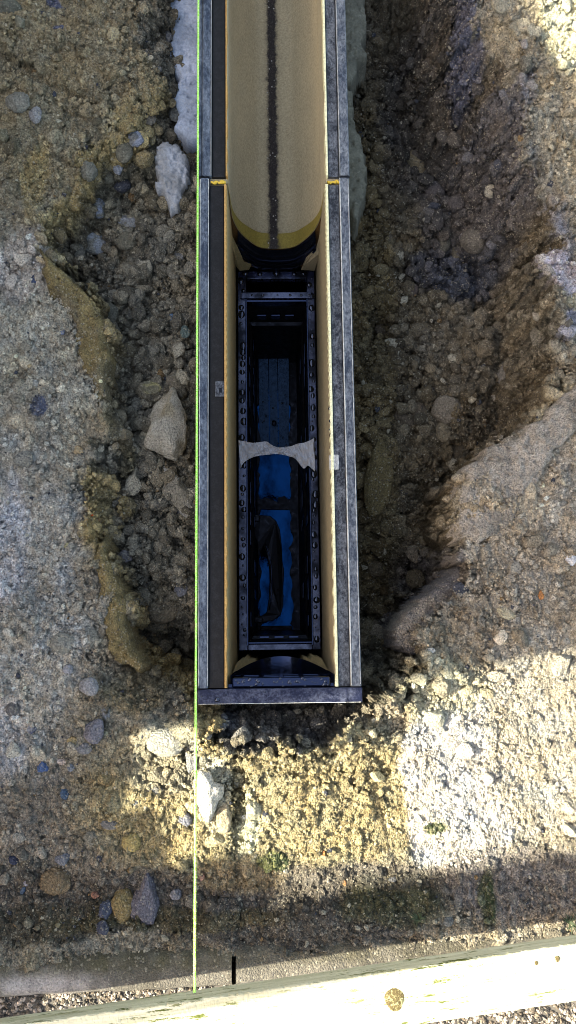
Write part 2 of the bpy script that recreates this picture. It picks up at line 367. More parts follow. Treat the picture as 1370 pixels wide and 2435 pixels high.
for i_, e_ in enumerate(CP):
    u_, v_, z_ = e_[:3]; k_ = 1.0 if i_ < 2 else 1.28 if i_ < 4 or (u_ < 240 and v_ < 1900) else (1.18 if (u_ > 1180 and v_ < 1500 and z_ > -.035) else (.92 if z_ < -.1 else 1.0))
    if 1600 < v_ < 2000 and u_ > 450: k_ = .92  # tones tuned by sun and shade: shaded banks lifted, sunlit strip held down
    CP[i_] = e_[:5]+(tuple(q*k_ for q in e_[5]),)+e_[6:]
def earth_col(x, y, z=None):
    wx = x+.012*fbm(x, y, 22, 4, 61, .6); wy = y+.012*fbm(x, y, 22, 4, 67, .6)
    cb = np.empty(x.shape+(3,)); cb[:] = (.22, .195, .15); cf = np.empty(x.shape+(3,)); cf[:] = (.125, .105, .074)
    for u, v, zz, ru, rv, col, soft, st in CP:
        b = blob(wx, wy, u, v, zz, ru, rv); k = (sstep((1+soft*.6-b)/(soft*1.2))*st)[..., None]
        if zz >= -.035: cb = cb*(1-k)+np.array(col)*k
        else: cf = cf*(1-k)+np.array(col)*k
    inn = sstep((DMc+.001+.003*fbm(x, y, 200, 3, 97))/.005)[..., None]; c = cb*(1-inn)+cf*inn  # darker floor: damp subsoil tone with the shade of the recess put in
    cut = sstep((DMc+.010)/.012)*sstep((WMc*1.25-DMc)/.010)*(x < -.05)*sstep((.62-y)*20)*sstep((fbm(x, y, 9, 3, 93)+.45)*2.2)
    c = c*(1-.85*cut[..., None])+np.array((.34, .265, .125))*.85*cut[..., None]
    c = c*np.where((DMc > .02) & (x > .06), .88, 1.)[..., None]  # right trench floor darkened further in colour to deepen its shade
    c = c*1.22
    n = 1+.22*fbm(x, y, 30, 4, 71)+.16*fbm(x, y, 200, 3, 77)
    c = c*n[..., None]
    n2 = fbm(x, y, 55, 3, 83)                       # drifts of warmer and of cooler earth
    c[..., 0] *= 1+.10*n2; c[..., 2] *= 1-.16*n2
    return np.clip(c, .01, .8)
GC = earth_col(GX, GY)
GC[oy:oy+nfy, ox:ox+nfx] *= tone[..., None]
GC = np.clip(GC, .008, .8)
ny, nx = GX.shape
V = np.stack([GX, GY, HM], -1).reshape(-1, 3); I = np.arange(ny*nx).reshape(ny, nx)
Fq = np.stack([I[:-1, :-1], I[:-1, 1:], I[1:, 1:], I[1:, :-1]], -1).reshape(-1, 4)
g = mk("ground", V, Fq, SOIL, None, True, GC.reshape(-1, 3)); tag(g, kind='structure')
def refine(o, lim, passes):
    bm = bmesh.new(); bm.from_mesh(o.data)
    for _ in range(passes):
        ed = []
        for e in bm.edges:
            a, b = e.verts[0].co, e.verts[1].co
            if abs(a.z-b.z) > lim and a.z > -.33 and b.z > -.33 and -.4 < a.x < .45 and -.42 < a.y < .8 and not (XL < a.x < XR and a.y > YP): ed.append(e)
        if not ed: break
        bmesh.ops.subdivide_edges(bm, edges=ed, cuts=1, use_grid_fill=True)
    bm.to_mesh(o.data); bm.free()
refine(g, .0030, 3)
nv = len(g.data.vertices); co_ = np.empty(nv*3, np.float32); g.data.vertices.foreach_get("co", co_); co_ = co_.reshape(-1, 3).astype(float)
no_ = np.empty(nv*3, np.float32); g.data.vertices.foreach_get("normal", no_); no_ = no_.reshape(-1, 3)
st_ = sstep((np.hypot(no_[:, 0], no_[:, 1])-.45)/.3)*(co_[:, 2] > -.32)*(np.abs(co_[:, 0]) < .5)*(np.abs(co_[:, 1]-.15) < .7)
st_ *= 1-((co_[:, 0] > XL-.004) & (co_[:, 0] < XR+.004) & (co_[:, 1] > YP-.004))
ix = np.where(st_ > .01)[0]; pp_ = co_[ix]
dsp = .0075*fbm3(pp_, 38., 3, 201)+.0045*fbm3(pp_, 120., 3, 203)+.0022*fbm3(pp_, 400., 2, 207)-.004*np.exp(-(fbm3(pp_, 70., 2, 211)/.06)**2)
co_[ix] += no_[ix]*(dsp*st_[ix])[:, None]
g.data.vertices.foreach_set("co", co_.astype(np.float32).ravel())
ca = g.data.color_attributes["Col"]; cc_ = np.empty(nv*4, np.float32); ca.data.foreach_get("color", cc_); cc_ = cc_.reshape(-1, 4)
cc_[ix, :3] *= (1+st_[ix]*(.35*fbm3(pp_, 90., 3, 221)+.25*fbm3(pp_, 380., 2, 223)))[:, None]
ca.data.foreach_set("color", np.clip(cc_, .006, 1).ravel()); g.data.update()
SLP = np.hypot(*np.gradient(HM0, gy, gx)); SLP = np.clip(SLP-.5, 0, 10)*(HM > -.35)

# ------------------------------------------------------------------ loose crumbs (uncountable)
def ico(n):
    bm = bmesh.new(); bmesh.ops.create_icosphere(bm, subdivisions=n, radius=1.0); bm.verts.index_update()
    v = np.array([v.co[:] for v in bm.verts]); f = np.array([[q.index for q in p.verts] for p in bm.faces]); bm.free(); return v, f
ICO = {n: ico(n) for n in (1, 2, 3, 4)}
def rotm(k):
    q = RNG.normal(size=(k, 4)); q /= np.linalg.norm(q, axis=1)[:, None]; a, b, c, d = q.T
    return np.stack([1-2*(c*c+d*d), 2*(b*c-a*d), 2*(b*d+a*c), 2*(b*c+a*d), 1-2*(b*b+d*d), 2*(c*d-a*b), 2*(b*d-a*c), 2*(c*d+a*b), 1-2*(b*b+c*c)], -1).reshape(k, 3, 3)
def crumbs(name, pts, r, lvl, cols, m, sink=.25, flat=.75, kind='stuff'):
    v0, f0 = ICO[lvl]; k = len(pts); rm = rotm(k)
    vr = []
    for q in range(36):
        p = v0*(1+.25*(RNG.random((len(v0), 1))-.5))
        for _ in range(7 if lvl > 1 else 3):
            n = RNG.normal(size=3); n /= np.linalg.norm(n); p = p-np.clip(p@n-(.45+.4*RNG.random()), 0, None)[:, None]*n
        vr.append(p*1.15)
    v = np.array(vr)[RNG.integers(0, 36, k)]; v = v*(.65+.7*RNG.random((k, 1, 3)))
    v = np.einsum('kij,kvj->kvi', rm, v); v[..., 2] *= flat
    v = v*r[:, None, None]+pts[:, None, :]; v[..., 2] += (r*(.5-sink))[:, None]
    f = f0[None]+(np.arange(k)*len(v0))[:, None, None]
    c = np.repeat(cols, len(v0), axis=0)
    return mk(name, v.reshape(-1, 3), f.reshape(-1, 3), m, None, False, c)
def scatter(n, lo, a, hi, wfun):
    X = RNG.uniform(-.345, .40, n); Y = RNG.uniform(-.33, .74, n)
    ii = np.round((X-gx[ox])/STEP).astype(int)+ox; jj = np.round((Y-gy[oy])/STEP).astype(int)+oy
    r = np.minimum(lo*(RNG.pareto(a, n)+1), hi)
    keep = RNG.random(n) < (1+SLP[jj, ii]*np.where(X < 0, .15, .5))*wfun(np.clip(SM[jj, ii], 0, 1), X, Y)
    keep &= ~((X > XL-.002) & (X < XR+.002) & (Y > YP-.002)) & (Y > kerb_y(X)-.002)
    X, Y, ii, jj, r = X[keep], Y[keep], ii[keep], jj[keep], r[keep]
    c = GC[jj, ii]*(.65+.85*RNG.random((len(X), 1)))
    t = RNG.random(len(X)); c[t > .975] = c[t > .975]*.4+np.array((.32, .30, .24)); c[t < .008] = (.06, .065, .085); c[(t > .02) & (t < .023)] = (.24, .16, .08)
    jx = (RNG.random(len(X))-.5)*STEP; zz = HM[jj, ii]
    return np.stack([X, Y, zz], -1), r, np.clip(c, .012, .7)
p, r, c = scatter(110000, .00085, 2.5, .0024, lambda s, x, y: .55+.45*s)
o = crumbs("fine_soil_crumbs", p, r, 1, c, SOIL); tag(o, "fine loose crumbs of brown soil strewn over all the dug earth", "soil", kind='stuff')
p, r, c = scatter(32000, .0021, 2.1, .0078, lambda s, x, y: np.where(s > .25, np.where(x < 0, .50, .30)*(.35+1.2*(fbm(x, y, 22, 3, 91) > -.05)), .022+.10*(fbm(x, y, 14, 2, 90) > .22)*((x < .1) | (y > -.05))))
o = crumbs("coarse_soil_crumbs", p, r, 2, c, SOIL); tag(o, "coarse lumpy soil crumbs heaped along the trench floor beside the channel", "soil", kind='stuff')

# ------------------------------------------------------------------ named stones and clods
def rock(name, u, v, ru, rv, col, label, cat="stone", rot=0., ang=.85, flat=.6, rough=.13, sink=.36, group=None, m=None, lift=0., mott=None, seed=None, outline=None):
    x, y, z = ground_pt(u, v); k = (H-z)/F; sx, sy = ru*k, rv*k; sz = min(sx, sy)*flat*1.15
    lvl = 4 if max(ru, rv) > 16 else 3
    p, f = ICO[lvl]; p = p.copy(); sd = seed if seed is not None else int(u*7+v*13)
    rg = np.random.default_rng(sd); p = p*(1+.22*fbm3(p, .9, 2, sd))[:, None]
    if ang > 0:
        for q in range(int(6+8*ang)):
            n = rg.normal(size=3); n /= np.linalg.norm(n); d = 1-.42*ang*rg.random()-.06; s = p@n
            p = p-np.clip(s-d, 0, None)[:, None]*n*.94
    nn = p/np.linalg.norm(p, axis=1)[:, None]
    p = p+nn*(rough*fbm3(p, 3.2, 4, sd+5)+.55*(rough+.03)*fbm3(p, 11, 3, sd+9))[:, None]
    if outline is not None:
        pts = np.array([((a-u)/ru, -(b-v)/rv) for a, b in outline]); th = np.arctan2(p[:, 1], p[:, 0]); rad = np.full(len(p), 1.)
        for i in range(len(pts)):
            a, b = pts[i], pts[(i+1) % len(pts)]; dx, dy = np.cos(th), np.sin(th); ex, ey = b-a; den = dx*ey-dy*ex
            den = np.where(np.abs(den) < 1e-9, 1e-9, den); tt = (a[0]*ey-a[1]*ex)/den; uu = (a[0]*dy-a[1]*dx)/den
            rad = np.where((tt > 0) & (uu >= 0) & (uu <= 1), tt, rad)
        r0_ = np.hypot(p[:, 0], p[:, 1]); nb = 40; bi = ((th+np.pi)/(2*np.pi)*nb).astype(int) % nb; sil = np.array([r0_[bi == q].max() if (bi == q).any() else 1. for q in range(nb)])
        sil = (np.roll(sil, 1)+2*sil+np.roll(sil, -1))/4; p[:, :2] /= np.interp(th, (np.arange(-1, nb+1)+.5)/nb*2*np.pi-np.pi, np.r_[sil[-1], sil, sil[0]])[:, None]
        pr = p.copy(); rr_ = np.hypot(p[:, 0], p[:, 1]); top = np.sqrt(np.clip(rr_, 0, 1)); 
        p[:, :2] *= (rad*(.93+.07*top)/np.maximum(.001, np.interp(rr_, [0, 1.2], [1, 1])))[:, None]*1.04
    c, s = math.cos(-rot), math.sin(-rot); q = p*np.array([sx, sy, sz])
    q = np.stack([q[:, 0]*c-q[:, 1]*s, q[:, 0]*s+q[:, 1]*c, q[:, 2]], -1)
    cc = np.array(col)*.92*(1+.22*fbm3(p, 2.5, 3, sd+21))[:, None]
    if mott is not None:
        t = sstep((fbm3(p, 1.3, 3, sd+33)+.15)*3)[:, None]; cc = cc*(1-t)+np.array(mott)*t
    o = mk(name, q, f, m or STONE, None, True, np.clip(cc, .01, .8)); o.location = (x, y, z+sz*(1-sink*2)*.6+lift)
    tag(o, label, cat, group); return o
GY_ = (.20, .195, .19); BN = (.185, .155, .105); DB = (.10, .085, .062); BL = (.09, .105, .16); NV = (.035, .045, .085); TN = (.32, .25, .14); PL = (.40, .39, .36); OC = (.27, .20, .08); WH = (.62, .60, .55)
rocks = [
 ("rock", 396, 1014, 54, 84, (.30, .265, .19), "large tan angular rock lying beside the string on the left trench floor", "rock", dict(ang=1., rough=.17, mott=(.36, .34, .29), flat=.9, sink=.28, outline=[(417, 927), (426, 950), (440, 975), (449, 1000), (446, 1055), (432, 1085), (417, 1099), (392, 1090), (375, 1080), (342, 1068), (345, 1050), (356, 1020), (352, 990), (368, 965), (392, 942)])),
 ("rock", 428, 1168, 40, 56, (.24, .225, .185), "pale grey brown rock half buried below the large tan rock, touching the string", "rock", dict(ang=.9, rough=.16, mott=(.36, .36, .34), outline=[(385, 1102), (405, 1105), (440, 1150), (464, 1175), (464, 1225), (440, 1234), (405, 1205), (384, 1170), (398, 1150)])),
 ("rock", 1060, 975, 36, 38, (.22, .19, .15), "large smooth rounded brown stone, biggest on the right trench floor", "rock", dict(ang=.35, rough=.05, rot=.5)),
 ("stone", 1053, 1030, 18, 26, (.19, .16, .11), "egg shaped brown stone directly below the large rounded stone in the right trench", "stone", dict(ang=.3)),
 ("soil_clod", 1090, 1066, 27, 36, DB, "rough dark crumbly clod right below the egg shaped brown stone", "clod", dict(ang=.3, rough=.25, rot=.5)),
 ("soil_clod", 994, 973, 22, 28, (.14, .115, .085), "dark reddish brown clod left of the large rounded stone", "clod", dict(ang=.5, rough=.16)),
 ("stone", 962, 995, 28, 17, (.12, .10, .075), "flat dark stone lying diagonally below left of the reddish brown clod", "stone", dict(ang=.3, rot=.6)),
 ("stone", 960, 1025, 16, 17, (.19, .16, .11), "small squarish brown stone at the foot of the diagonal flat dark stone", "stone", dict(ang=.5)),
 ("stone", 1256, 860, 13, 17, (.40, .38, .34), "small pale whitish grey oval stone on the right trench slope", "stone", dict(ang=.3)),
 ("stone", 1216, 826, 15, 15, (.28, .26, .22), "small round pale brown stone up left of the whitish oval stone", "stone", dict(ang=.3)),
 ("rock", 1274, 808, 24, 30, (.20, .19, .175), "grey upright stone against the dark right trench wall", "rock", dict(ang=.7)),
 ("soil_clod", 1311, 806, 13, 16, (.10, .095, .085), "dark knobbly clod wedged between the grey upright stone and the bank", "clod", dict(ang=.3, rough=.2)),
 ("stone", 904, 788, 16, 15, (.14, .115, .085), "brown stone sitting in the small dark hole near the channel rail", "stone", dict(ang=.5, lift=.004)),
 ("rock", 990, 398, 27, 46, (.20, .165, .105), "long tan slab of packed earth standing in the upper right trench", "rock", dict(ang=.4, rough=.08)),
 ("soil_clod", 1030, 460, 28, 30, (.12, .108, .11), "purplish grey clod below right of the long tan slab", "clod", dict(ang=.5, rough=.14)),
 ("soil_clod", 1085, 485, 24, 26, (.10, .09, .09), "dark grey clod right of the purplish clod under the upper right bank", "clod", dict(ang=.5, rough=.14)),
 ("soil_clod", 1120, 590, 34, 32, (.155, .14, .12), "big ball shaped brown clod at the foot of the upper right bank", "clod", dict(ang=.1, rough=.08, flat=.85)),
 ("soil_clod", 1086, 602, 14, 19, (.145, .13, .10), "small clod leaning on the left side of the ball shaped clod", "clod", dict(ang=.3, rough=.12)),
 ("soil_clod", 1055, 580, 17, 21, (.14, .13, .105), "knobbly clod up left of the ball shaped clod", "clod", dict(ang=.3, rough=.16)),
 ("soil_clod", 926, 570, 16, 14, (.13, .11, .08), "small brown clod on the right trench floor level with the black pipe seal", "clod", dict(ang=.3, rough=.16)),
 ("soil_clod", 978, 692, 18, 19, (.125, .098, .085), "reddish brown round clod right of the channel beside the silt bucket end", "clod", dict(ang=.2, rough=.1)),
 ("stone", 987, 1377, 23, 24, (.145, .12, .08), "round mud coated stone low in the dark right trench", "stone", dict(ang=.2)),
 ("stone", 918, 1398, 21, 21, (.14, .10, .05), "rusty brown round stone left of the mud coated stone", "stone", dict(ang=.2)),
 ("stone", 893, 1352, 20, 20, (.125, .10, .065), "brown stone touching the right rail above the rusty brown round stone", "stone", dict(ang=.4)),
 ("rock", 905, 1120, 36, 80, (.17, .135, .065), "long smooth ochre hump of clay beside the right rail", "clay lump", dict(ang=.1, rough=.10, flat=.45, sink=.5, rot=.1, m=SOIL, outline=[(895, 1040), (915, 1055), (930, 1090), (938, 1130), (932, 1180), (910, 1225), (890, 1235), (872, 1200), (868, 1140), (880, 1080)])),
 ("stone", 1285, 470, 0, 0, PL, "", "", {}),
 ("rock", 1194, 14, 30, 24, (.30, .28, .22), "pale blocky stone at the top edge of the right bank", "rock", dict(ang=1.)),
 ("rock", 1228, 70, 20, 34, (.29, .27, .21), "pale long stone slanting below the blocky stone on the top right bank", "rock", dict(ang=.9, rot=.35)),
 ("stone", 1247, 105, 10, 15, (.30, .28, .27), "small pale grey stone at the tip of the slanting long stone", "stone", dict(ang=.7)),
 ("stone", 1356, 1332, 15, 15, (.62, .62, .66), "bright white blocky stone at the right edge on the soil bank", "stone", dict(ang=.9)),
 ("stone", 1204, 1458, 27, 15, (.36, .33, .24), "smooth pale wedge shaped stone on the right soil bank", "stone", dict(ang=.6, rot=.35, rough=.04)),
 ("stone", 1192, 1526, 16, 9, (.34, .29, .21), "small flat tan stone below the pale wedge shaped stone", "stone", dict(ang=.6)),
 ("brick_chip", 1287, 1415, 8, 12, (.42, .19, .07), "orange brick chip upright on the right soil bank", "brick chip", dict(ang=.9)),
 ("stone", 1023, 1547, 13, 7, (.50, .50, .48), "flat white chip on the corner of the bank above the sunlit boulder", "stone", dict(ang=.8)),
 ("stone", 1322, 1547, 15, 9, (.13, .125, .12), "dark grey flat stone at the shade line on the right bank", "stone", dict(ang=.7)),
 ("rock", 1050, 1630, 27, 30, (.30, .27, .20), "flat topped brown boulder set in the sunlit soil right of the end plate", "rock", dict(ang=.9, flat=.9, outline=[(1028, 1618), (1045, 1606), (1065, 1612), (1074, 1632), (1066, 1650), (1052, 1660), (1036, 1648), (1026, 1632)])),
 ("soil_clod", 1110, 1640, 16, 12, (.38, .35, .24), "crumbly pale clod right of the sunlit boulder", "clod", dict(ang=.2, rough=.2)),
 ("soil_clod", 1160, 1648, 16, 12, (.34, .30, .20), "second crumbly pale clod, farther right of the sunlit boulder", "clod", dict(ang=.2, rough=.2)),
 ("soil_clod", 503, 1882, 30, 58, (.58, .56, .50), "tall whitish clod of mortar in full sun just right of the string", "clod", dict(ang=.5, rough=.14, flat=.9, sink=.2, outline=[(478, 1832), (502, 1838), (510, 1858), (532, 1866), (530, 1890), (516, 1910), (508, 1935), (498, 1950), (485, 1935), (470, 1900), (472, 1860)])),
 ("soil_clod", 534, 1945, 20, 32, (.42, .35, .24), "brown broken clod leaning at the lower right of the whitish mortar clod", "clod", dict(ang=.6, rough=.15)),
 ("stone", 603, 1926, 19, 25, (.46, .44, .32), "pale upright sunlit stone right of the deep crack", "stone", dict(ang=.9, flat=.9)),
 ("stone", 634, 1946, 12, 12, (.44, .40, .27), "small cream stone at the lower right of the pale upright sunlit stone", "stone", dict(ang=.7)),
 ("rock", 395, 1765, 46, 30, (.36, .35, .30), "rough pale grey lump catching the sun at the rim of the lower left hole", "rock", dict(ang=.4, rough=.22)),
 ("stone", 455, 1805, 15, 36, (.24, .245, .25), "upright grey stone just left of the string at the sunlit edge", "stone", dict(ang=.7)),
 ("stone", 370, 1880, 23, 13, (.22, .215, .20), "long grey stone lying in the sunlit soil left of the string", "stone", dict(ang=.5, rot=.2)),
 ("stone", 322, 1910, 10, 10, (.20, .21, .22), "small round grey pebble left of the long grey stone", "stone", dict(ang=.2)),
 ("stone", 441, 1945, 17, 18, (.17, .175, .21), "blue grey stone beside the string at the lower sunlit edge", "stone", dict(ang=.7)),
 ("rock", 345, 2130, 33, 60, (.13, .125, .155), "large upright purple grey rock near the kerb, left of the string", "rock", dict(ang=.6, flat=.8, outline=[(352, 2070), (362, 2085), (372, 2120), (378, 2150), (366, 2185), (345, 2192), (318, 2170), (312, 2142), (330, 2110), (345, 2085)])),
 ("rock", 290, 2152, 27, 36, (.24, .18, .085), "ochre brown lump leaning on the large purple grey rock", "rock", dict(ang=.4, rough=.16)),
 ("stone", 248, 2163, 17, 22, (.075, .085, .13), "dark blue grey stone left of the ochre brown lump", "stone", dict(ang=.8)),
 ("stone", 245, 2205, 15, 17, (.075, .08, .115), "dark blue stone at the top of the mossy kerb", "stone", dict(ang=.8, lift=.004)),
 ("stone", 151, 2040, 21, 17, (.16, .17, .21), "grey blue angular stone on the lower left soil", "stone", dict(ang=.9)),
 ("soil_clod", 135, 2092, 36, 30, (.18, .135, .085), "brown clod below the grey blue angular stone", "clod", dict(ang=.3, rough=.16)),
 ("stone", 36, 2044, 14, 14, NV, "navy blue angular chip at the lower left edge of the soil", "stone", dict(ang=.9)),
 ("stone", 11, 2088, 12, 15, (.22, .20, .17), "tan grey stone cut by the left edge near the bottom", "stone", dict(ang=.5)),
 ("stone", 62, 2100, 6, 7, (.30, .30, .36), "tiny lilac round pebble on the dark lower left soil", "stone", dict(ang=.1)),
 ("stone", 55, 2117, 7, 12, (.09, .13, .20), "thin blue sliver beside the tiny lilac pebble", "stone", dict(ang=.9, rot=.4)),
 ("stone", 418, 2126, 14, 13, (.24, .24, .27), "pale blue grey stone between the purple rock and the string", "stone", dict(ang=.8)),
 ("stone", 312, 2002, 22, 20, (.38, .30, .13), "yellow ochre crumbly lump in soft sun left of the string", "clod", dict(ang=.3, rough=.22)),
 ("stone", 265, 1962, 25, 12, (.17, .165, .165), "long dark grey stone up left of the yellow ochre lump", "stone", dict(ang=.6, rot=.1)),
 ("stone", 218, 1992, 20, 15, (.20, .19, .16), "flat grey brown stone left of the yellow ochre lump", "stone", dict(ang=.5)),
 ("stone", 237, 2035, 6, 7, (.60, .58, .52), "tiny white chip left above the ochre brown lump", "stone", dict(ang=.8)),
 ("brick_chip", 228, 2128, 11, 8, (.28, .15, .11), "dull red chip on the soil near the dark blue grey stone", "brick chip", dict(ang=.8)),
 ("brick_chip", 476, 2083, 12, 12, (.33, .20, .15), "pinkish red chip right of the string above the kerb", "brick chip", dict(ang=.6, flat=.3)),
 ("brick_chip", 770, 2028, 5, 7, (.42, .20, .08), "tiny terracotta chip in the middle of the foreground soil", "brick chip", dict(ang=.7)),
 ("brick_chip", 820, 2099, 5, 7, (.42, .22, .10), "tiny orange chip nearer the wooden batten than the terracotta one", "brick chip", dict(ang=.7)),
 ("stone", 213, 1633, 23, 22, (.27, .27, .29), "smooth pale grey stone on the left bank beside the lower left hole", "stone", dict(ang=.4, rough=.05)),
 ("stone", 163, 1591, 13, 13, (.31, .31, .34), "small pale bluish stone up left of the smooth pale grey stone", "stone", dict(ang=.5)),
 ("rock", 225, 1737, 27, 32, (.165, .165, .20), "dark blue grey angular rock on the lower left bank", "rock", dict(ang=1., rot=.3)),
 ("stone", 252, 1695, 13, 28, (.24, .24, .25), "thin upright grey flake above the blue grey angular rock", "stone", dict(ang=.8, rot=-.35)),
 ("stone", 174, 1762, 14, 13, (.38, .30, .16), "sandy yellow pebble left of the blue grey angular rock", "stone", dict(ang=.6)),
 ("stone", 201, 1780, 21, 13, (.20, .20, .215), "flat grey stone under the sandy yellow pebble", "stone", dict(ang=.6)),
 ("stone", 253, 1745, 12, 7, (.40, .39, .28), "small cream stone right of the blue grey angular rock", "stone", dict(ang=.6)),
 ("stone", 103, 1824, 14, 17, (.075, .12, .26), "bright blue angular stone on the lower left bank", "stone", dict(ang=.9)),
 ("stone", 153, 1889, 12, 13, (.07, .11, .18), "dark blue stone below right of the bright blue stone", "stone", dict(ang=.8)),
 ("stone", 152, 1811, 19, 8, (.46, .39, .36), "pinkish white flat stone right of the bright blue stone", "stone", dict(ang=.7)),
 ("stone", 168, 1826, 10, 9, (.20, .22, .26), "small grey pebble under the pinkish white flat stone", "stone", dict(ang=.4)),
 ("stone", 274, 1833, 11, 12, (.35, .29, .18), "tan pebble right of the pinkish white flat stone", "stone", dict(ang=.6)),
 ("stone", 30, 1686, 17, 16, (.14, .13, .13), "dark round stone at the far left of the lower bank", "stone", dict(ang=.3)),
 ("stone", 76, 1733, 15, 12, (.05, .06, .11), "navy flake with a pale side on the lower left bank", "stone", dict(ang=1., mott=(.26, .26, .29))),
 ("stone", 122, 1726, 7, 7, NV, "small navy chip right of the navy flake", "stone", dict(ang=1.)),
 ("stone", 384, 1448, 42, 36, (.17, .145, .105), "rounded brown boulder at the mouth of the lower left hole", "rock", dict(ang=.3, rough=.07)),
 ("stone", 376, 1520, 20, 17, (.11, .095, .07), "dark stone deep in the lower left hole", "stone", dict(ang=.6)),
 ("stone", 430, 1396, 17, 23, (.17, .18, .215), "blue grey stone close to the string above the rounded boulder", "stone", dict(ang=.6)),
 ("stone", 438, 1347, 32, 11, (.17, .175, .165), "long thin grey stone pointing at the string", "stone", dict(ang=.7, rot=-.3)),
 ("stone", 299, 1322, 19, 15, (.19, .18, .19), "pinkish grey stone at the edge of the left bank hollow", "stone", dict(ang=.6)),
 ("stone", 210, 408, 24, 26, (.18, .175, .145), "rounded grey clod on the upper left trench floor, topmost of a pair", "clod", dict(ang=.5)),
 ("stone", 210, 462, 32, 26, (.18, .17, .13), "clod with a blue grey face just below the rounded grey clod", "clod", dict(ang=.6, mott=(.22, .25, .33))),
 ("stone", 254, 415, 24, 20, (.155, .145, .11), "brown clod touching the right side of the rounded grey clod", "clod", dict(ang=.4, rough=.14)),
 ("stone", 280, 397, 13, 24, (.27, .29, .34), "pale blue grey flake standing between brown clods in the upper left trench", "stone", dict(ang=.7)),
 ("soil_clod", 297, 360, 22, 34, (.165, .155, .12), "tall grey brown clod left of the frosted one", "clod", dict(ang=.5, rough=.14)),
 ("soil_clod", 323, 332, 22, 22, (.20, .20, .20), "clod with a frosted pale top near the concrete bed", "clod", dict(ang=.4, rough=.18, mott=(.32, .34, .42))),
 ("soil_clod", 348, 437, 26, 20, (.155, .145, .11), "brown clod at the lower left corner of the concrete bed", "clod", dict(ang=.4, rough=.14)),
 ("soil_clod", 189, 605, 17, 26, (.14, .135, .115), "upright dark clod beside the crest of the left bank", "clod", dict(ang=.5)),
 ("soil_clod", 224, 580, 32, 28, (.19, .19, .17), "pale topped clod right of the upright dark clod", "clod", dict(ang=.5, mott=(.26, .28, .31))),
 ("soil_clod", 303, 577, 32, 24, (.155, .145, .11), "broad brown clod in the middle of the left trench", "clod", dict(ang=.3, rough=.14)),
 ("soil_clod", 313, 525, 34, 18, (.22, .23, .24), "frosty grey clod above the broad brown clod", "clod", dict(ang=.3, rough=.2, mott=(.34, .36, .42))),
 ("stone", 353, 130, 14, 15, (.165, .165, .17), "round grey stone at the top of the left trench", "stone", dict(ang=.4)),
 ("stone", 395, 62, 15, 17, (.18, .18, .19), "grey stone beside the concrete bed at the top of the left trench", "stone", dict(ang=.5)),
 ("stone", 375, 165, 12, 10, (.18, .175, .165), "small round stone below the round grey stone of the left trench", "stone", dict(ang=.3)),
 ("stone", 420, 284, 17, 23, (.15, .15, .14), "dark oval stone against the side of the concrete bed", "stone", dict(ang=.4)),
 ("stone", 359, 284, 14, 21, (.15, .14, .12), "dark brown oval stone left of the one against the concrete bed", "stone", dict(ang=.4)),
 ("stone", 415, 650, 16, 30, (.185, .18, .155), "upright grey stone near the string below the concrete bed", "stone", dict(ang=.5)),
 ("stone", 428, 607, 16, 18, (.20, .20, .20), "pale grey stone above the upright grey stone near the string", "stone", dict(ang=.6)),
 ("stone", 450, 721, 14, 9, (.13, .16, .27), "small blue chip beside the string", "stone", dict(ang=.9)),
 ("stone", 409, 757, 13, 12, (.11, .17, .28), "small bright blue flake in the middle of the left trench", "stone", dict(ang=.9)),
 ("stone", 440, 789, 13, 19, (.10, .14, .14), "teal grey stone beside the string", "stone", dict(ang=.7)),
 ("soil_clod", 252, 732, 20, 28, (.135, .13, .105), "dark clod under the overhanging ochre bank", "clod", dict(ang=.4, rough=.12)),
 ("soil_clod", 424, 906, 28, 17, (.165, .15, .12), "brown clod just above the large tan rock", "clod", dict(ang=.4, rough=.12)),
 ("soil_clod", 356, 922, 26, 18, (.20, .185, .13), "clod with a yellowish corner up left of the large tan rock", "clod", dict(ang=.4, rough=.12, mott=(.34, .31, .16))),
 ("stone", 340, 964, 9, 9, (.15, .20, .29), "small pale blue chip left of the large tan rock", "stone", dict(ang=.7)),
 ("stone", 347, 1118, 17, 12, (.27, .26, .235), "pale flat pebble at the foot of the large tan rock", "stone", dict(ang=.4)),
 ("stone", 376, 1098, 16, 16, (.22, .20, .15), "brown pebble right of the pale flat pebble", "stone", dict(ang=.4)),
 ("stone", 50, 570, 9, 13, (.42, .38, .28), "cream pebble standing out on the upper left bank", "stone", dict(ang=.6)),
 ("stone", 8, 325, 16, 19, (.16, .15, .10), "dark olive stone cut by the left edge near the top", "stone", dict(ang=.5)),
 ("stone", 45, 245, 32, 26, (.20, .195, .17), "broad grey lump in the upper left soil", "clod", dict(ang=.4, rough=.15)),
 ("stone", 85, 275, 17, 22, (.24, .24, .25), "pale grey lump below right of the broad grey lump", "clod", dict(ang=.4, rough=.15)),
 ("stone", 195, 323, 11, 10, (.34, .28, .17), "tan pebble in the middle of the upper left slope", "stone", dict(ang=.6)),
 ("stone", 137, 288, 11, 6, (.40, .38, .29), "flat cream pebble left of the tan pebble on the slope", "stone", dict(ang=.6)),
 ("rock", 22, 22, 36, 26, (.13, .13, .105), "dark green grey rock in the top left corner", "rock", dict(ang=.5, rough=.14)),
 ("stone", 50, 58, 15, 22, (.19, .185, .14), "pointed olive grey stone below the dark corner rock", "stone", dict(ang=.8, rot=-.4)),
 ("stone", 81, 665, 10, 13, (.06, .08, .14), "navy chip in the pale patch of the left bank", "stone", dict(ang=.8, sink=.5)),
 ("stone", 145, 790, 13, 8, (.24, .26, .34), "bluish chip near the crest of the left bank", "stone", dict(ang=.7, sink=.45)),
 ("stone", 83, 913, 10, 11, (.36, .35, .32), "pale grey pebble on the middle of the left bank", "stone", dict(ang=.5, sink=.4)),
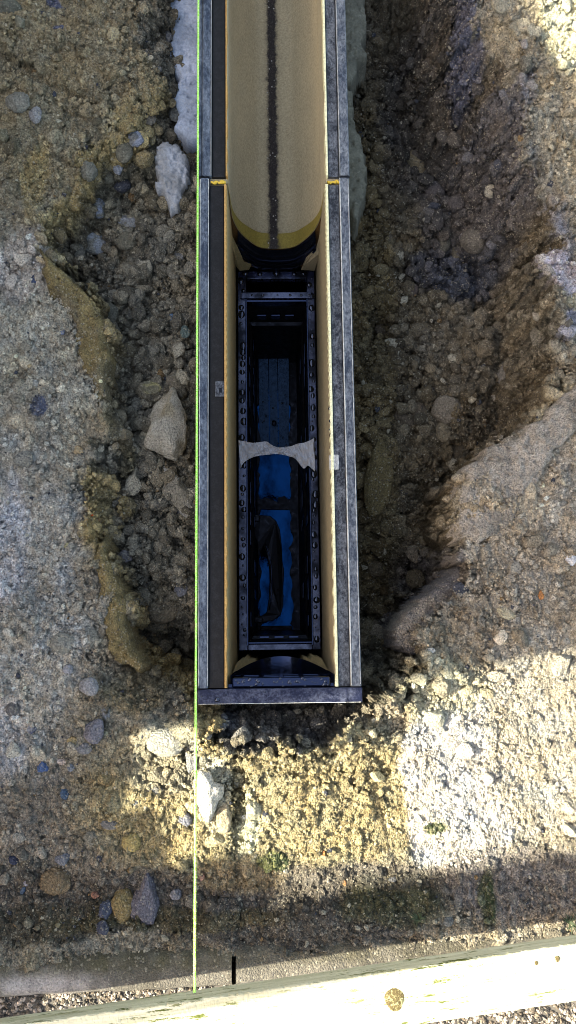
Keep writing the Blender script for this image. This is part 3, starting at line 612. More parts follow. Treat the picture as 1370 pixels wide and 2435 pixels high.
 ("stone", 70, 868, 7, 8, (.38, .30, .18), "light tan pebble above the pale grey pebble of the left bank", "stone", dict(ang=.5, sink=.4)),
 ("stone", 187, 1071, 13, 12, (.36, .28, .17), "peach coloured stone on the crest of the left bank", "stone", dict(ang=.6, sink=.4)),
 ("stone", 260, 1082, 7, 8, (.30, .31, .32), "small grey pebble right of the peach coloured stone", "stone", dict(ang=.4)),
 ("stone", 160, 1298, 8, 7, (.42, .38, .22), "yellowish pebble left of the hollow in the left bank", "stone", dict(ang=.5)),
 ("stone", 186, 1271, 8, 7, (.40, .33, .15), "yellow pebble above the hollow in the left bank", "stone", dict(ang=.5)),
 ("plastic_scrap", 220, 1226, 3.5, 3, (.75, .12, .03), "tiny bright orange red scrap on the left bank", "scrap", dict(ang=.9, lift=.002)),
 ("rock", 152, 1530, 30, 26, (.24, .235, .21), "flat pale grey rock bedded in the left bank", "rock", dict(ang=.8, sink=.45)),
 ("rock", 1325, 985, 22, 16, (.38, .33, .23), "cream block on the rim of the right bank", "rock", dict(ang=.9)),
 ("rock", 1345, 1010, 16, 22, (.33, .30, .24), "crumbly pale stone right below the cream block", "rock", dict(ang=.7)),
 ("stone", 685, 2258, 20, 14, (.15, .14, .12), "dark grey flake over the kerb joint in front of the batten", "stone", dict(ang=.8)),
 ("stone", 556, 2296, 6, 9, (.12, .11, .09), "brown pebble stuck in the open kerb joint", "stone", dict(ang=.5)),
 ("stone", 1140, 2215, 16, 11, (.28, .28, .32), "pale grey stone on the kerb next to the grass", "stone", dict(ang=.8)),
 ("stone", 1065, 2190, 13, 11, (.16, .17, .17), "grey stone between the grass tuft and the pale grey stone", "stone", dict(ang=.6)),
 ("stone", 933, 2088, 11, 9, (.14, .14, .145), "dark grey stone at the lower shade line right of centre", "stone", dict(ang=.7)),
]
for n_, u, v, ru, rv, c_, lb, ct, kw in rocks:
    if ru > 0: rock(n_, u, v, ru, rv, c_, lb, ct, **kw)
for i in range(18):                            # pale chips in a loose cluster
    u = 1112+RNG.normal()*26; v = 2046-(u-1112)*.30+RNG.normal()*6
    rock("gravel_chip", u, v, 3.5+2.5*RNG.random(), 3+2*RNG.random(), (.62, .55, .46), "cream gravel chip in the small cluster at the lower shade line", "gravel", ang=1., group="cream gravel chips in a cluster", sink=.1, seed=i)
for i, (a, b, c0, c1, n_, gl) in enumerate([(265, 455, 520, 900, 60, "left"), (330, 455, 180, 500, 20, "left"), (300, 455, 1180, 1420, 26, "left"), (870, 1000, 560, 1000, 22, "right"), (950, 1200, 700, 950, 30, "right"), (870, 1060, 1230, 1500, 24, "right")]):
    for j in range(n_):                        # unremarkable clods that nothing tells apart
        s = 7+13*RNG.random()**2; u, v = RNG.uniform(a, b), RNG.uniform(c0, c1); x, y, z = ground_pt(u, v)
        if XL-.006 < x < XR+.006: continue
        ii = int(round((x-gx[ox])/STEP))+ox; jj = int(round((y-gy[oy])/STEP))+oy; cc = GC[jj, ii]*(1.0+.5*RNG.random())
        rock("small_clod", u, v, s*(.8+.5*RNG.random()), s*(.8+.5*RNG.random()), tuple(cc), f"small brown clod among many on the {gl} trench floor", "clod", ang=.3+.5*RNG.random(), rough=.26, m=SOIL, sink=.2, flat=.8, group=f"small brown clods on the {gl} trench floor", seed=i*100+j)

# ------------------------------------------------------------------ concrete bed patches
def in_poly(x, y, poly):
    ins = np.zeros(x.shape, bool); best = np.full(x.shape, 1e9); n = len(poly)
    for i in range(n):
        a = poly[i]; b = poly[(i+1) % n]; d = b-a; t = np.clip(((x-a[0])*d[0]+(y-a[1])*d[1])/(d@d), 0, 1)
        best = np.minimum(best, np.hypot(x-a[0]-t*d[0], y-a[1]-t*d[1]))
        ins ^= ((a[1] > y) != (b[1] > y)) & (x < (b[0]-a[0])*(y-a[1])/(b[1]-a[1]+1e-12)+a[0])
    return np.where(ins, best, -best)
LAST = [None]
def bed(name, px_poly, z, col, label, slope=0., rough=.0015, drop=.05, wob=.006, cols2=None):
    poly = np.array([P(u, v, z) for u, v in px_poly]); a = poly.min(0)-.01; b = poly.max(0)+.01; st = .0013
    X, Y = np.meshgrid(np.arange(a[0], b[0], st), np.arange(a[1], b[1], st))
    d = in_poly(X+wob*fbm(X, Y, 60, 4, 5, .6), Y+wob*fbm(X, Y, 60, 4, 8, .6), poly)
    Z = z+.0018*fbm(X, Y, 16, 3, 2)-.0022*np.exp(-(fbm(X, Y, 190, 3, 66)-.45)**2/.02)+rough*fbm(X, Y, 150, 4, 3, .65)-(1-sstep(d/.008))*.004-np.clip(-d, 0, 1)*drop/.004
    C = np.array(col)*(1+.15*fbm(X, Y, 40, 4, 12)+.12*fbm(X, Y, 260, 3, 14))[..., None]
    if cols2 is not None:
        k = sstep((fbm(X, Y, 25, 3, 44)+.0)*3)[..., None]; C = C*(1-k)+np.array(cols2)*k
    Ix = np.arange(X.size).reshape(X.shape); keep = (d > -.004); q = np.stack([Ix[:-1, :-1], Ix[:-1, 1:], Ix[1:, 1:], Ix[1:, :-1]], -1)
    kk = keep[:-1, :-1] & keep[1:, :-1] & keep[:-1, 1:] & keep[1:, 1:]
    o = mk(name, np.stack([X, Y, Z], -1).reshape(-1, 3), q[kk], CONC, None, True, C.reshape(-1, 3)); tag(o, label, "concrete"); LAST[0] = o; return o
bed("concrete_bed", [(378, -400), (372, 0), (400, 60), (398, 130), (420, 190), (402, 225), (428, 260), (410, 300), (440, 320), (470, 330), (478, 478), (520, 480), (520, -400)], -.050, (.27, .32, .42), "pale blue grey concrete bed along the upper left side of the channel", cols2=(.33, .38, .49))
bed("concrete_patch", [(362, 342), (395, 335), (435, 350), (448, 400), (440, 445), (425, 478), (408, 490), (395, 465), (372, 445), (375, 400)], -.048, (.25, .265, .29), "ragged pale grey concrete lump below the bed, left of the string", rough=.0032, wob=.011, cols2=(.31, .34, .40))
bed("concrete_haunch", [(800, 180), (838, 215), (846, 290), (862, 350), (874, 400), (872, 440), (860, 475), (852, 520), (820, 480), (800, 480)], -.075, (.14, .135, .105), "ragged grey concrete haunch squeezed out right of the channel joint", rough=.002)
bed("concrete_haunch", [(800, -400), (872, -400), (864, 0), (874, 40), (866, 90), (872, 128), (850, 135), (840, 190), (800, 180)], -.075, (.15, .145, .115), "grey concrete haunch along the top right side of the channel", rough=.003)

def ledge(px_poly, z, col, col2, label, wob=.007, drop=.05):
    bed("earth_ledge", px_poly, z, col, label, rough=.0042, drop=drop, wob=wob, cols2=col2)
    o = LAST[0]; o.data.materials[0] = SOIL; o['category'] = "ledge"
ledge([(1400, 900), (1345, 930), (1300, 985), (1240, 1030), (1180, 1058), (1150, 1092), (1112, 1115), (1100, 1150), (1096, 1190), (1101, 1235), (1106, 1272), (1140, 1286), (1185, 1262), (1225, 1240), (1262, 1190), (1290, 1120), (1340, 1060), (1400, 1010)], .002, (.36, .325, .285), (.28, .25, .215), "pale packed earth ledge jutting toward the channel on the right bank", drop=.06)
ledge([(1100, 1290), (1112, 1330), (1070, 1375), (1010, 1420), (968, 1462), (940, 1500), (945, 1535), (990, 1560), (1040, 1535), (1090, 1470), (1118, 1400), (1138, 1330), (1130, 1290)], -.026, (.12, .118, .13), (.20, .185, .17), "dark blue grey earth shoulder below the pale ledge on the right bank", drop=.08)
ledge([(100, 590), (122, 612), (150, 645), (200, 690), (240, 755), (252, 850), (240, 940), (226, 960), (205, 900), (185, 850), (172, 770), (150, 730), (118, 690), (100, 650)], -.0135, (.24, .185, .085), (.20, .165, .10), "smooth ochre earth crest along the middle of the left bank", drop=.06)
ledge([(238, 1270), (262, 1330), (288, 1400), (292, 1470), (312, 1540), (345, 1580), (320, 1600), (270, 1570), (246, 1500), (226, 1420), (224, 1330)], -.016, (.23, .18, .085), (.19, .155, .09), "smooth ochre earth crest above the lower left hole", drop=.06)
# ------------------------------------------------------------------ kerb and gravel strip
KERBM = earth_mat("kerb_surface", 480, .4, .0012, .3)
def kerb(name, x0, x1, label, moss=.5, seed=0):
    n = int((x1-x0)/.002); prof = [(.004, -.10), (.003, -.022), (.000, -.012), (-.005, -.006), (-.014, -.003), (-.024, -.002), (-.029, -.003), (-.033, -.008), (-.034, -.10)]
    # finer profile
    pr = []
    for (a, b), (c, d) in zip(prof[:-1], prof[1:]):
        k = max(1, int(math.hypot(c-a, d-b)/.002)); pr += [(a+(c-a)*i/k, b+(d-b)*i/k) for i in range(k)]
    pr.append(prof[-1]); xs = np.linspace(x0, x1, n+1); X = np.repeat(xs[:, None], len(pr), 1); A = np.array(pr)[None, :, 0]+0*X; B = np.array(pr)[None, :, 1]+0*X
    Y = np.array([kerb_y(x) for x in xs])[:, None]+.004+A; Z = B-.008+.0012*fbm(X, Y+B, 40, 4, 3+seed)+.0005*fbm(X, Y+B, 300, 3, 5)
    Y = Y+.001*fbm(X, B*3, 60, 3, 9)
    C = np.empty(X.shape+(3,)); C[:] = (.088, .080, .066)
    k = sstep((fbm(X, Y, 18, 4, 20+seed)+.15)*2.5); C = C*(1-k[..., None]*.6)+np.array((.15, .138, .12))*k[..., None]*.6
    pale = sstep(1.3-np.hypot((X+.205)/.045, (Y+.314)/.012)+.5*fbm(X, Y, 40, 3, 55))*.9; C = C*(1-pale[..., None])+np.array((.36, .33, .32))*pale[..., None]  # pale patch at the left end: sunlight on the kerb put into its colour
    mo = sstep((A+.022)/.012)*moss*(.6+.6*fbm(X, Y, 90, 3, 31)); mo = np.clip(mo, 0, 1)[..., None]; C = C*(1-mo)+np.array((.085, .078, .045))*mo
    I2 = np.arange(X.size).reshape(X.shape); q = np.stack([I2[:-1, :-1], I2[1:, :-1], I2[1:, 1:], I2[:-1, 1:]], -1).reshape(-1, 4)
    verts = np.stack([X, Y, Z], -1).reshape(-1, 3)
    o = mk(name, verts, q, CONC, None, True, C.reshape(-1, 3)); tag(o, label, "kerb")
    o.data.materials[0] = KERBM
    return o
kx = P(551, 2320, -.01)[0]; kx2 = P(561, 2320, -.01)[0]
kerb("kerb_stone", -.75, kx, "mossy grey kerb stone left of the open joint, in front of the gravel strip", .9, 0)
kerb("kerb_stone", kx2, .75, "soil covered brown kerb stone right of the open joint, running under the batten", .5, 7)
PG, t, b = mat("gravel_bed", (.10, .09, .08), .95)
xs = np.linspace(-1.2, 1.2, 25); gv = []; 
mb = MB(); mb.v = [(-3, kerb_y(-3)-.031, -.022), (3, kerb_y(3)-.031, -.022), (3, -3, -.022), (-3, -3, -.022)]; mb.f = [(0, 3, 2, 1)]
g2 = mb.build("path", PG); tag(g2, kind='structure')
n = 15000; X = RNG.uniform(-.36, .40, n); Y = kerb_y(X)-.031-RNG.random(n)*.11
rv = RNG.random(n); C = np.where(rv[:, None] > .62, np.array((.42, .36, .31)), np.where(rv[:, None] > .3, np.array((.17, .14, .11)), np.array((.07, .065, .06))))*(.7+.6*RNG.random((n, 1)))
o = crumbs("gravel", np.stack([X, Y, np.full(n, -.022)], -1), .0009+.0016*RNG.random(n), 2, C, STONE); tag(o, "fine mixed cream and brown gravel set between kerb and wooden batten", "gravel", kind='stuff')

# ------------------------------------------------------------------ channel materials
def scuffed(name, base, pale, rough=.35, metal=.6, amt=.5, scale=90., sx=(1, 1, 1)):
    m, t, b = mat(name, base, rough, metal); v = objco(t, sx)
    n1 = noise(t, v, scale, 8, .75, .5); n2 = noise(t, v, scale*7, 4, .8)
    k = ramp(t, addm(t, addm(t, n1, .65, 'MULTIPLY'), addm(t, n2, .35, 'MULTIPLY')), [(.5-.12*amt, 0.), (.62-.06*amt, .9)])
    k = addm(t, k, amt, 'MULTIPLY')
    c = mix(t, base, pale, k)
    c = mix(t, c, ramp(t, n2, [(.3, .6), (.7, 1.35)]), 1., 'MULTIPLY')
    t.links.new(c, b.inputs["Base Color"])
    r = addm(t, addm(t, k, .4, 'MULTIPLY'), rough); t.links.new(r, b.inputs["Roughness"])
    mm = addm(t, addm(t, k, -metal*.7, 'MULTIPLY'), metal); t.links.new(mm, b.inputs["Metallic"])
    b.inputs["Specular IOR Level"].default_value = .25
    bump(t, b, n2, .0003, .7)
    return m
RAIL = scuffed("rail_steel", (.040, .054, .085), (.23, .27, .33), .30, .35, .60, 42, (1.3, .6, 1))
RAILR = scuffed("rail_steel_dusty", (.045, .055, .080), (.29, .31, .34), .34, .3, .66, 48, (1.2, .7, 1))
LEDGE = scuffed("black_ledge", (.003, .003, .0045), (.055, .055, .065), .5, .0, .25, 150)
LEDGER = scuffed("dusty_black_ledge", (.012, .015, .024), (.23, .25, .29), .46, .05, .60, 56, (1.2, .8, 1))
WORN = scuffed("worn_edge", (.25, .26, .28), (.60, .60, .58), .4, .3, 1., 120, (1, .3, 1))
PLATE = scuffed("end_plate_coating", (.014, .018, .045), (.17, .19, .27), .30, .3, .4, 60)
def polymer(name, base, dark, stain=False):
    m, t, b = mat(name, base, .75, spec=.3); v = objco(t); n1 = noise(t, v, 420, 5, .8); n2 = noise(t, objco(t, (1, .35, 1)), 45, 5, .7)
    c = mix(t, base, dark, ramp(t, n2, [(.35, 0.), (.75, .38)]))
    c = mix(t, c, ramp(t, n1, [(.3, .62), (.7, 1.30)]), 1., 'MULTIPLY')
    if stain:                                   # the silt line left along the invert
        tc = N(t, "ShaderNodeTexCoord"); sp = N(t, "ShaderNodeSeparateXYZ"); t.links.new(tc.outputs["Object"], sp.inputs[0])
        d = addm(t, addm(t, sp.outputs["X"], -.0030), 0, 'ADD'); d = addm(t, d, 0, 'ABSOLUTE')
        nz = noise(t, v, 130, 5, .75); d = addm(t, d, addm(t, addm(t, nz, -.5), .011, 'MULTIPLY'))
        k = ramp(t, d, [(.0056, 1.), (.0082, 0.)]); 
        dz = ramp(t, addm(t, sp.outputs["Z"], .5), [(.36, 1.), (.40, 0.)]); k = addm(t, k, dz, 'MULTIPLY')
        dirt = mix(t, (.024, .020, .022), (.10, .09, .09), ramp(t, noise(t, v, 500, 3, .8), [(.5, 0.), (.75, 1.)]))
        c = mix(t, c, dirt, k)
        vo = N(t, "ShaderNodeTexVoronoi"); vo.inputs["Scale"].default_value = 330; t.links.new(v, vo.inputs["Vector"]); s2 = N(t, "ShaderNodeSeparateColor"); t.links.new(vo.outputs["Color"], s2.inputs[0])
        c = mix(t, c, (.45, .44, .45), addm(t, addm(t, ramp(t, s2.outputs[0], [(.86, 0.), (.9, 1.)]), k, 'MULTIPLY'), ramp(t, vo.outputs["Distance"], [(.25, 1.), (.35, 0.)]), 'MULTIPLY'))
    t.links.new(c, b.inputs["Base Color"]); bump(t, b, n1, .0003, .6); return m
POLY = polymer("polymer_concrete", (.47, .41, .285), (.31, .275, .20), True)
POLYS = polymer("polymer_concrete_sump", (.38, .31, .165), (.25, .205, .12))
POLYR = polymer("polymer_concrete_grey", (.34, .285, .19), (.20, .165, .11))
YEL = polymer("yellow_resin", (.25, .20, .045), (.18, .14, .03), True)
BRN = polymer("brown_cut_face", (.12, .06, .018), (.06, .03, .01))
LIP = polymer("sunlit_lip", (.80, .78, .52), (.62, .56, .30))  # near-white tone stands in for a sliver of sun on the right lip
LIPL = polymer("rusty_lip", (.42, .24, .08), (.60, .45, .18))
def plastic(name, base, rough, spec=1., bm=0.):
    m, t, b = mat(name, base, rough, 0., spec); b.inputs["IOR"].default_value = 1.55
    b.inputs["Specular Tint"].default_value = (.62, .70, 1., 1)
    v = objco(t); n1 = noise(t, v, 160, 5, .7)
    t.links.new(ramp(t, n1, [(.35, rough*.7), (.7, min(1, rough*2.2))]), b.inputs["Roughness"])
    if bm: bump(t, b, noise(t, v, 260, 3, .6), bm, .6)
    return m
BLK = plastic("black_wet_plastic", (.005, .006, .010), .10, 1., .00012)
BLK.node_tree.nodes["Principled BSDF"].inputs["Specular Tint"].default_value = (.35, .48, 1., 1)
BLK2 = plastic("black_matt_plastic", (.006, .006, .006), .35, .25, .0003)
RIMM = plastic("bucket_rim_plastic", (.026, .032, .085), .16, 1.)
RIMM.node_tree.nodes["Principled BSDF"].inputs["IOR"].default_value = 1.7
t = RIMM.node_tree; bb_ = t.nodes["Principled BSDF"]; t.links.new(ramp(t, noise(t, objco(t), 30, 4, .65), [(.38, .12), (.56, 1.)]), bb_.inputs["Specular IOR Level"]); t.links.new(ramp(t, noise(t, objco(t), 30, 4, .65), [(.38, (.008, .009, .014)), (.6, (.024, .030, .080))]), bb_.inputs["Base Color"])
WAT, t, b = mat("water_surface", (.002, .004, .010), .01, 0., 1.); b.inputs["IOR"].default_value = 1.9; b.inputs["Specular Tint"].default_value = (.012, .11, .42, 1)
bump(t, b, noise(t, objco(t), 38, 4, .6), .0011, .35)
t.links.new(ramp(t, noise(t, objco(t), 60, 5, .7), [(.42, .01), (.7, .22)]), b.inputs["Roughness"])
t.links.new(ramp(t, noise(t, objco(t, (1, .5, 1)), 34, 5, .7), [(.36, .25), (.60, 1.)]), b.inputs["Specular IOR Level"])
DRP = plastic("water_drop", (.004, .005, .008), .03, 1.); DRP.node_tree.nodes["Principled BSDF"].inputs["IOR"].default_value = 1.6

# U profile of the channel from the photographed end
YU = YJ
uc = [Py(u, v, YU) for u, v in [(541, 440), (543, 470), (551, 511), (562, 538), (578, 559), (607, 582), (628, 589), (652, 591)]]
xc = .0063
hw = [(abs(x-xc), z) for x, z in uc]; hw[-1] = (0., hw[-1][1]); hw[0] = (.0507, -.002)
hw = [(.0507, .0)]+[(min(a, .0505), z) for a, z in hw[1:]]
def dens(h, k=4):
    out = []
    for i in range(len(h)-1):
        p0 = h[max(i-1, 0)]; p1 = h[i]; p2 = h[i+1]; p3 = h[min(i+2, len(h)-1)]
        for j in range(k):
            t = j/k; out.append(tuple(.5*((2*p1[q])+(-p0[q]+p2[q])*t+(2*p0[q]-5*p1[q]+4*p2[q]-p3[q])*t*t+(-p0[q]+3*p1[q]-3*p2[q]+p3[q])*t**3) for q in (0, 1)))
    out.append(h[-1]); return out
hd = dens(hw); INV = hd[-1][1]
U = [(xc-a, z) for a, z in hd]+[(xc+a, z) for a, z in hd[::-1][1:]]       # left rim -> invert -> right rim
def Ushift(d, top=0):                                                     # offset outward by d
    out = []
    for i, (x, z) in enumerate(U):
        a = U[max(i-1, 0)]; b = U[min(i+1, len(U)-1)]; tx, tz = b[0]-a[0], b[1]-a[1]; L = math.hypot(tx, tz); out.append((x+tz/L*d, z-tx/L*d))
    return out

# --- upstream channel
ch = empty("drain_channel", (.004, .46, -.2)); tag(ch, "long beige polymer drain channel with dark silt line, running off the top", "drain channel")
Y1 = 1.6; OX0, OX1 = -.0718, .0822
prof = [(OX0+.001, -.006), (OX0+.001, -.195), (OX1-.001, -.195), (OX1-.001, -.006), (IR+.0014, -.006)]+[(x, z-.001) for x, z in U[::-1]][1:-1]+[(IL-.0005, -.006)]
MB().sweep(prof, 'y', YJ+.0006, Y1, 1).build("body", POLY, ch, False)
for o_ in [ch.children[0]]:
    for p_ in o_.data.polygons: p_.use_smooth = abs(p_.normal.y) < .5 and (p_.center.z < -.003) and p_.area > .0 and IL < p_.center.x < IR and p_.center.z > -.19
def rail(x0, x1, y0, y1, z1, name, m, parent, dirn, lipm, step=.004):
    """outer raised steel edge, the lower ledge inside it and the thin polymer lip"""
    lo, hi = (x0, x1)
MBx = MB
def railprof(a, b, z0, z1, r=.0016):
    return [(a, z0), (a, z1-r), (a+r*.35, z1-r*.35), (a+r, z1), (b-r, z1), (b-r*.35, z1-r*.35), (b, z1-r), (b, z0)]
def edge(parent, xo, xm, xi, xl, y0, y1, m1, m2, m3, yo=0.):
    s = 1 if xi > xo else -1
    A, B = sorted((xo, xm)); MB().sweep(railprof(A, B, -.030, .0006), 'y', y0, y1+yo, 1).build("edge_rail", m1, parent, False)
    A, B = sorted((xm+s*.0004, xi)); MB().sweep(railprof(A, B, -.010, -.0024, .0008), 'y', y0, y1, 1).build("ledge", m2, parent, False)
    A, B = sorted((xi+s*.0003, xl)); 
    def wb(p, j): return (p[0]+.0004*math.sin(p[1]*310+p[1]*p[1]*900)*(1 if j in (0, 1, 2) and s < 0 or j in (5, 6, 7) and s > 0 else 0), p[1], p[2]+.0003*math.sin(p[1]*430))
    MB().sweep(railprof(A, B, -.014, .0002, .0005), 'y', y0, y1, 260, wob=wb).build("lip", m3, parent, False)
edge(ch, OX0+.0015, -.0605, -.0462, -.0443, YJ+.0052, Y1, RAIL, LEDGE, LIPL, 0)
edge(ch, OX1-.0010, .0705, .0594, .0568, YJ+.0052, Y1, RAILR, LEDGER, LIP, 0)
for (x0_, x1_, m_) in ((OX0+.002, -.0622, RAIL), (.0705, .0800, LEDGE)):   # rail end plugs at the joint
    MB().box(x0_, x1_, YJ+.0012, YJ+.0048, -.020, -.0008, .0008).build("end_plug", BLK2, ch, True)
MB().sweep([(OX0-.0016, -.03), (OX0-.0016, -.0016), (OX0-.0004, -.0010), (OX0+.0010, -.0016), (OX0+.0010, -.03)], 'y', YJ+.006, Y1, 1).build("side_strip", RAIL, ch, False)
# yellow resin band around the end of the trough
band = MB(); Ui = Ushift(-.0006); nU = len(U); 
for i, (x, z) in enumerate(Ui):
    w_ = .001+.0185*max(0, min(1, (-z-.002)/(-INV)))**1.1
    band.v += [(x, YJ-.0004, z-.0006), (x, YJ+w_, z-.0006)]
for i in range(nU-1): band.f.append((2*i, 2*i+1, 2*i+3, 2*i+2))
band.build("resin_band", YEL, ch, True)

# --- sump box
sb = empty("sump_box", (.004, .2, -.6)); tag(sb, "deep sump box with pale worn rails and black end plate, beige inner walls", "sump unit")
zb = -.56
MB().box(XL+.001, IL, YF+.0005, YJ, zb, -.008).build("wall", POLYS, sb); MB().box(IR, XR-.001, YF+.0005, YJ, zb, -.008).build("wall", POLYR, sb)
MB().box(IL, IR, YF+.001, YJ, zb-.01, zb).build("floor", BLK2, sb)
MB().box(IL, IR, YJ, YJ+.010, zb, -.1955).build("wall", BLK2, sb)
# cut end face around the trough mouth
ef = MB(); bot = -.1955
for (x, z) in U: ef.v += [(x, YJ-.0006, z-.001), (min(max(x*1.0, IL+.0002), IR-.0002) if -.04 < x < .05 else (IL+.0002 if x < 0 else IR-.0002), YJ-.0006, min(z-.001, max(bot, z-.10)) if not (-.04 < x < .05) else bot)]
for i in range(nU-1): ef.f.append((2*i, 2*i+1, 2*i+3, 2*i+2))
ef.build("end_face", BRN, sb)
edge(sb, XL, -.0628, -.0478, -.0452, YF+.0010, YJ-.0040, RAIL, LEDGE, LIPL, .0065)
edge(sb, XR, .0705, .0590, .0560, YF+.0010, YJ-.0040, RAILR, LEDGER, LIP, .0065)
sl = MB(); sl.sweep([(.0702, -.0022), (.0702, .0012), (.0708, .0015), (.0714, .0012), (.0714, -.0022)], 'y', YF+.002, YJ+.002, 1); sl.build("rail_seam", WORN, sb)
for (xa_, ya, yb, pa) in ((-.0633, YF+.003, YJ+.001, sb), (XR-.0012, YF+.003, YJ+.001, sb), (XL+.0008, YF+.003, YJ+.001, sb), (.0712, YJ+.006, Y1, ch), (-.0609, YJ+.006, Y1, ch)):
    MB().sweep([(xa_-.0003, -.001), (xa_-.0003, .0008), (xa_, .0010), (xa_+.0003, .0008), (xa_+.0003, -.001)], 'y', ya, yb, 1).build("worn_edge", WORN, pa)
MB().box(XL+.001, XR-.001, YP+.0001, YP+.0006, -.002, -.00005).build("worn_edge", WORN, sb)
# yellow sealant squeezed out at the joint
for (xa, xb) in ((-.0612, -.0462), (.0588, .0702)):
    s_ = MB(); pts = [(xa+(xb-xa)*i/9, YJ-.0012+.0016*math.sin(i*2.1+xa*99)*random.random(), -.0012-.0004*(i % 2)) for i in range(10)]
    s_.tube(pts, [.0009+.0015*random.random() for _ in pts], 8); s_.build("sealant_bead", mat("sealant", (.62, .42, .035), .5)[0] if xa < 0 else bpy.data.materials["sealant"], sb, True)
# black pipe seal under the trough mouth
seal = MB(); ks = [i for i, (x, z) in enumerate(U) if z < -.095]; nn = 9
for a_ in ks:
    x, z = U[a_]
    for j in range(nn):
        th = j/(nn-1); seal.v.append((xc+(x-xc)*(1+.06*th), YJ-.0010-.0085*math.sin(th*math.pi*.62)-.002*(j in (3, 6)), z-.0015-.040*th))
for i in range(len(ks)-1):
    for j in range(nn-1): seal.f.append((i*nn+j, i*nn+j+1, (i+1)*nn+j+1, (i+1)*nn+j))
seal.build("pipe_seal", BLK, sb, True)
# broken polymer shards at the corners
def shard(px, m, th=.002):
    s_ = MB(); n0 = len(px); top = [(*P(u, v, z), z) for u, v, z in px]; s_.v = top+[(x, y, z-th) for x, y, z in top]
    s_.f = [tuple(range(n0))]+[tuple(range(n0, 2*n0))[::-1]]+[(i, (i+1) % n0, (i+1) % n0+n0, i+n0) for i in range(n0)]
    return s_.build("broken_edge", m, sb)
shard([(541, 520, -.06), (552, 560, -.09), (572, 602, -.13), (580, 622, -.15), (598, 628, -.15), (592, 640, -.17), (570, 642, -.178), (560, 630, -.17), (543, 560, -.08)], POLYS)
shard([(770, 520, -.06), (752, 590, -.13), (738, 602, -.14), (728, 612, -.15), (722, 628, -.155), (716, 640, -.17), (748, 642, -.178), (762, 600, -.13)], POLYR)
# near end: polymer wall with trough opening, black outlet and the end plate
YW = -.0300; Uw = [(xc+(x-xc)*.99, min(z*1.0, -.002)) for x, z in U]
wl = MB()
for (x, z) in Uw:
    q = .0035*math.sin(x*310)+.002*math.sin(x*770+1)-.030*float(sstep((.028-abs(x-xc+.002))/.006))
    for (yy, zz) in ((max(YF+.003, YW-.022*max(0, 1+z/.15)+q*.8), z-.004), (YF+.002, z-.004)): wl.v.append((x, yy, zz))
    wl.v.append((x, max(YF+.003, YW-.022*max(0, 1+z/.15)+q*.8), max(-.35, z-.10) if abs(x-xc) > .044 else -.35))
for i in range(nU-1):
    a_, b_ = 3*i, 3*i+3; wl.f += [(a_, a_+1, b_+1, b_), (a_, b_, b_+2, a_+2)]
wl.build("end_wall", POLYS, sb, False)
out = MB(); Uo = Ushift(-.0022)
for (x, z) in Uo: out.v += [(x, -.0330-.012*min(1, abs(x-xc)/.046)**2, z-.004), (x, YF+.0025, z-.004)]
for i in range(nU-1): out.f.append((2*i, 2*i+1, 2*i+3, 2*i+2))
out.build("outlet_liner", BLK, sb, True)
ow = MB(); ow.box(IL+.0005, IR-.0005, YF+.0005, -.0535, -.30, -.012)
ow.box(IL+.004, IR-.004, YF+.0005, -.0475, -.018, -.0065, .0015)
for z_ in (-.035, -.055, -.078, -.105): 
    for q in range(4): ow.box(-.034+q*.021, -.017+q*.021, -.0535, -.0505, z_-.003, z_, .0008)
ow.build("outlet_plate", BLK, sb)
MB().box(XL-.0002, XR+.0006, YP, YF, -.19, -.0004, .0009).build("end_plate", PLATE, sb)
# clip sockets in the rails
cs = MB(); x_, y_ = P(524, 925, -.002); cs.box(x_-.0052, x_+.0052, y_-.0080, y_+.0080, -.006, -.0008, .0012); cs.build("clip_socket", LEDGER, sb)
cs = MB(); x_, y_ = P(795, 1099, -.002); cs.box(x_-.0050, x_+.0046, y_-.0075, y_+.0075, -.006, -.0006, .0012); cs.build("clip_socket", WORN, sb)
for u_, v_, w_, h_ in ((524, 927, 8, 12),):
    x_, y_ = P(u_, v_, 0); MB().box(x_-w_/5000, x_+w_/5000, y_-h_/5000*1.1, y_+h_/5000*1.1, -.0012, -.0005, .0004).build("clip_slot", BLK2, sb)

# --- silt bucket in the sump
bk = empty("silt_bucket", (.005, .2, -.46)); tag(bk, "black wet silt bucket with droplet covered rim, holding dark blue water", "silt bucket")
x0r, y1r = P(569, 645, RIM); x1r = P(747, 645, RIM)[0]; y0r = P(660, 1546, RIM)[1]; x0r = -.0425; x1r = .0537
xi0, xi1 = x0r+.0105, x1r-.0098; yc1 = P(650, 662, RIM)[1]; yc0 = P(650, 697, RIM)[1]; yb0 = P(650, 712, RIM)[1]; yf1 = P(650, 1531, RIM)[1]
rm_ = MB(); zt = RIM
rm_.box(x0r, xi0, y0r, y1r, zt-.012, zt, .0008).box(xi1, x1r, y0r, y1r, zt-.012, zt, .0008)
rm_.box(xi0, xi1, yc1, y1r, zt-.012, zt-.0003, .0008).box(xi0, xi1, y0r, yf1, zt-.012, zt-.0003, .0008)
rm_.build("rim", RIMM, bk)
MB().box(x0r+.004, x1r-.004, yb0, yc0, zt-.010, zt+.004, .0010).build("cross_bar", RIMM, bk)
ir = MB(); a0, a1 = xi0-.0012, xi1+.0012
ir.box(a0, a0+.0022, yf1-.002, yb0, zt-.03, zt+.0030, .0006).box(a1-.0022, a1, yf1-.002, yb0, zt-.03, zt+.0030, .0006)
ir.box(a0, a1, yb0-.0035, yb0-.0012, zt-.03, zt+.0015, .0005).box(a0, a1, yf1+.0002, yf1+.0022, zt-.03, zt+.0020, .0005)
ir.build("inner_rim", BLK, bk)
def rect(xa, xb, ya, yb, z): return [(xa, ya, z), (xb, ya, z), (xb, yb, z), (xa, yb, z)]
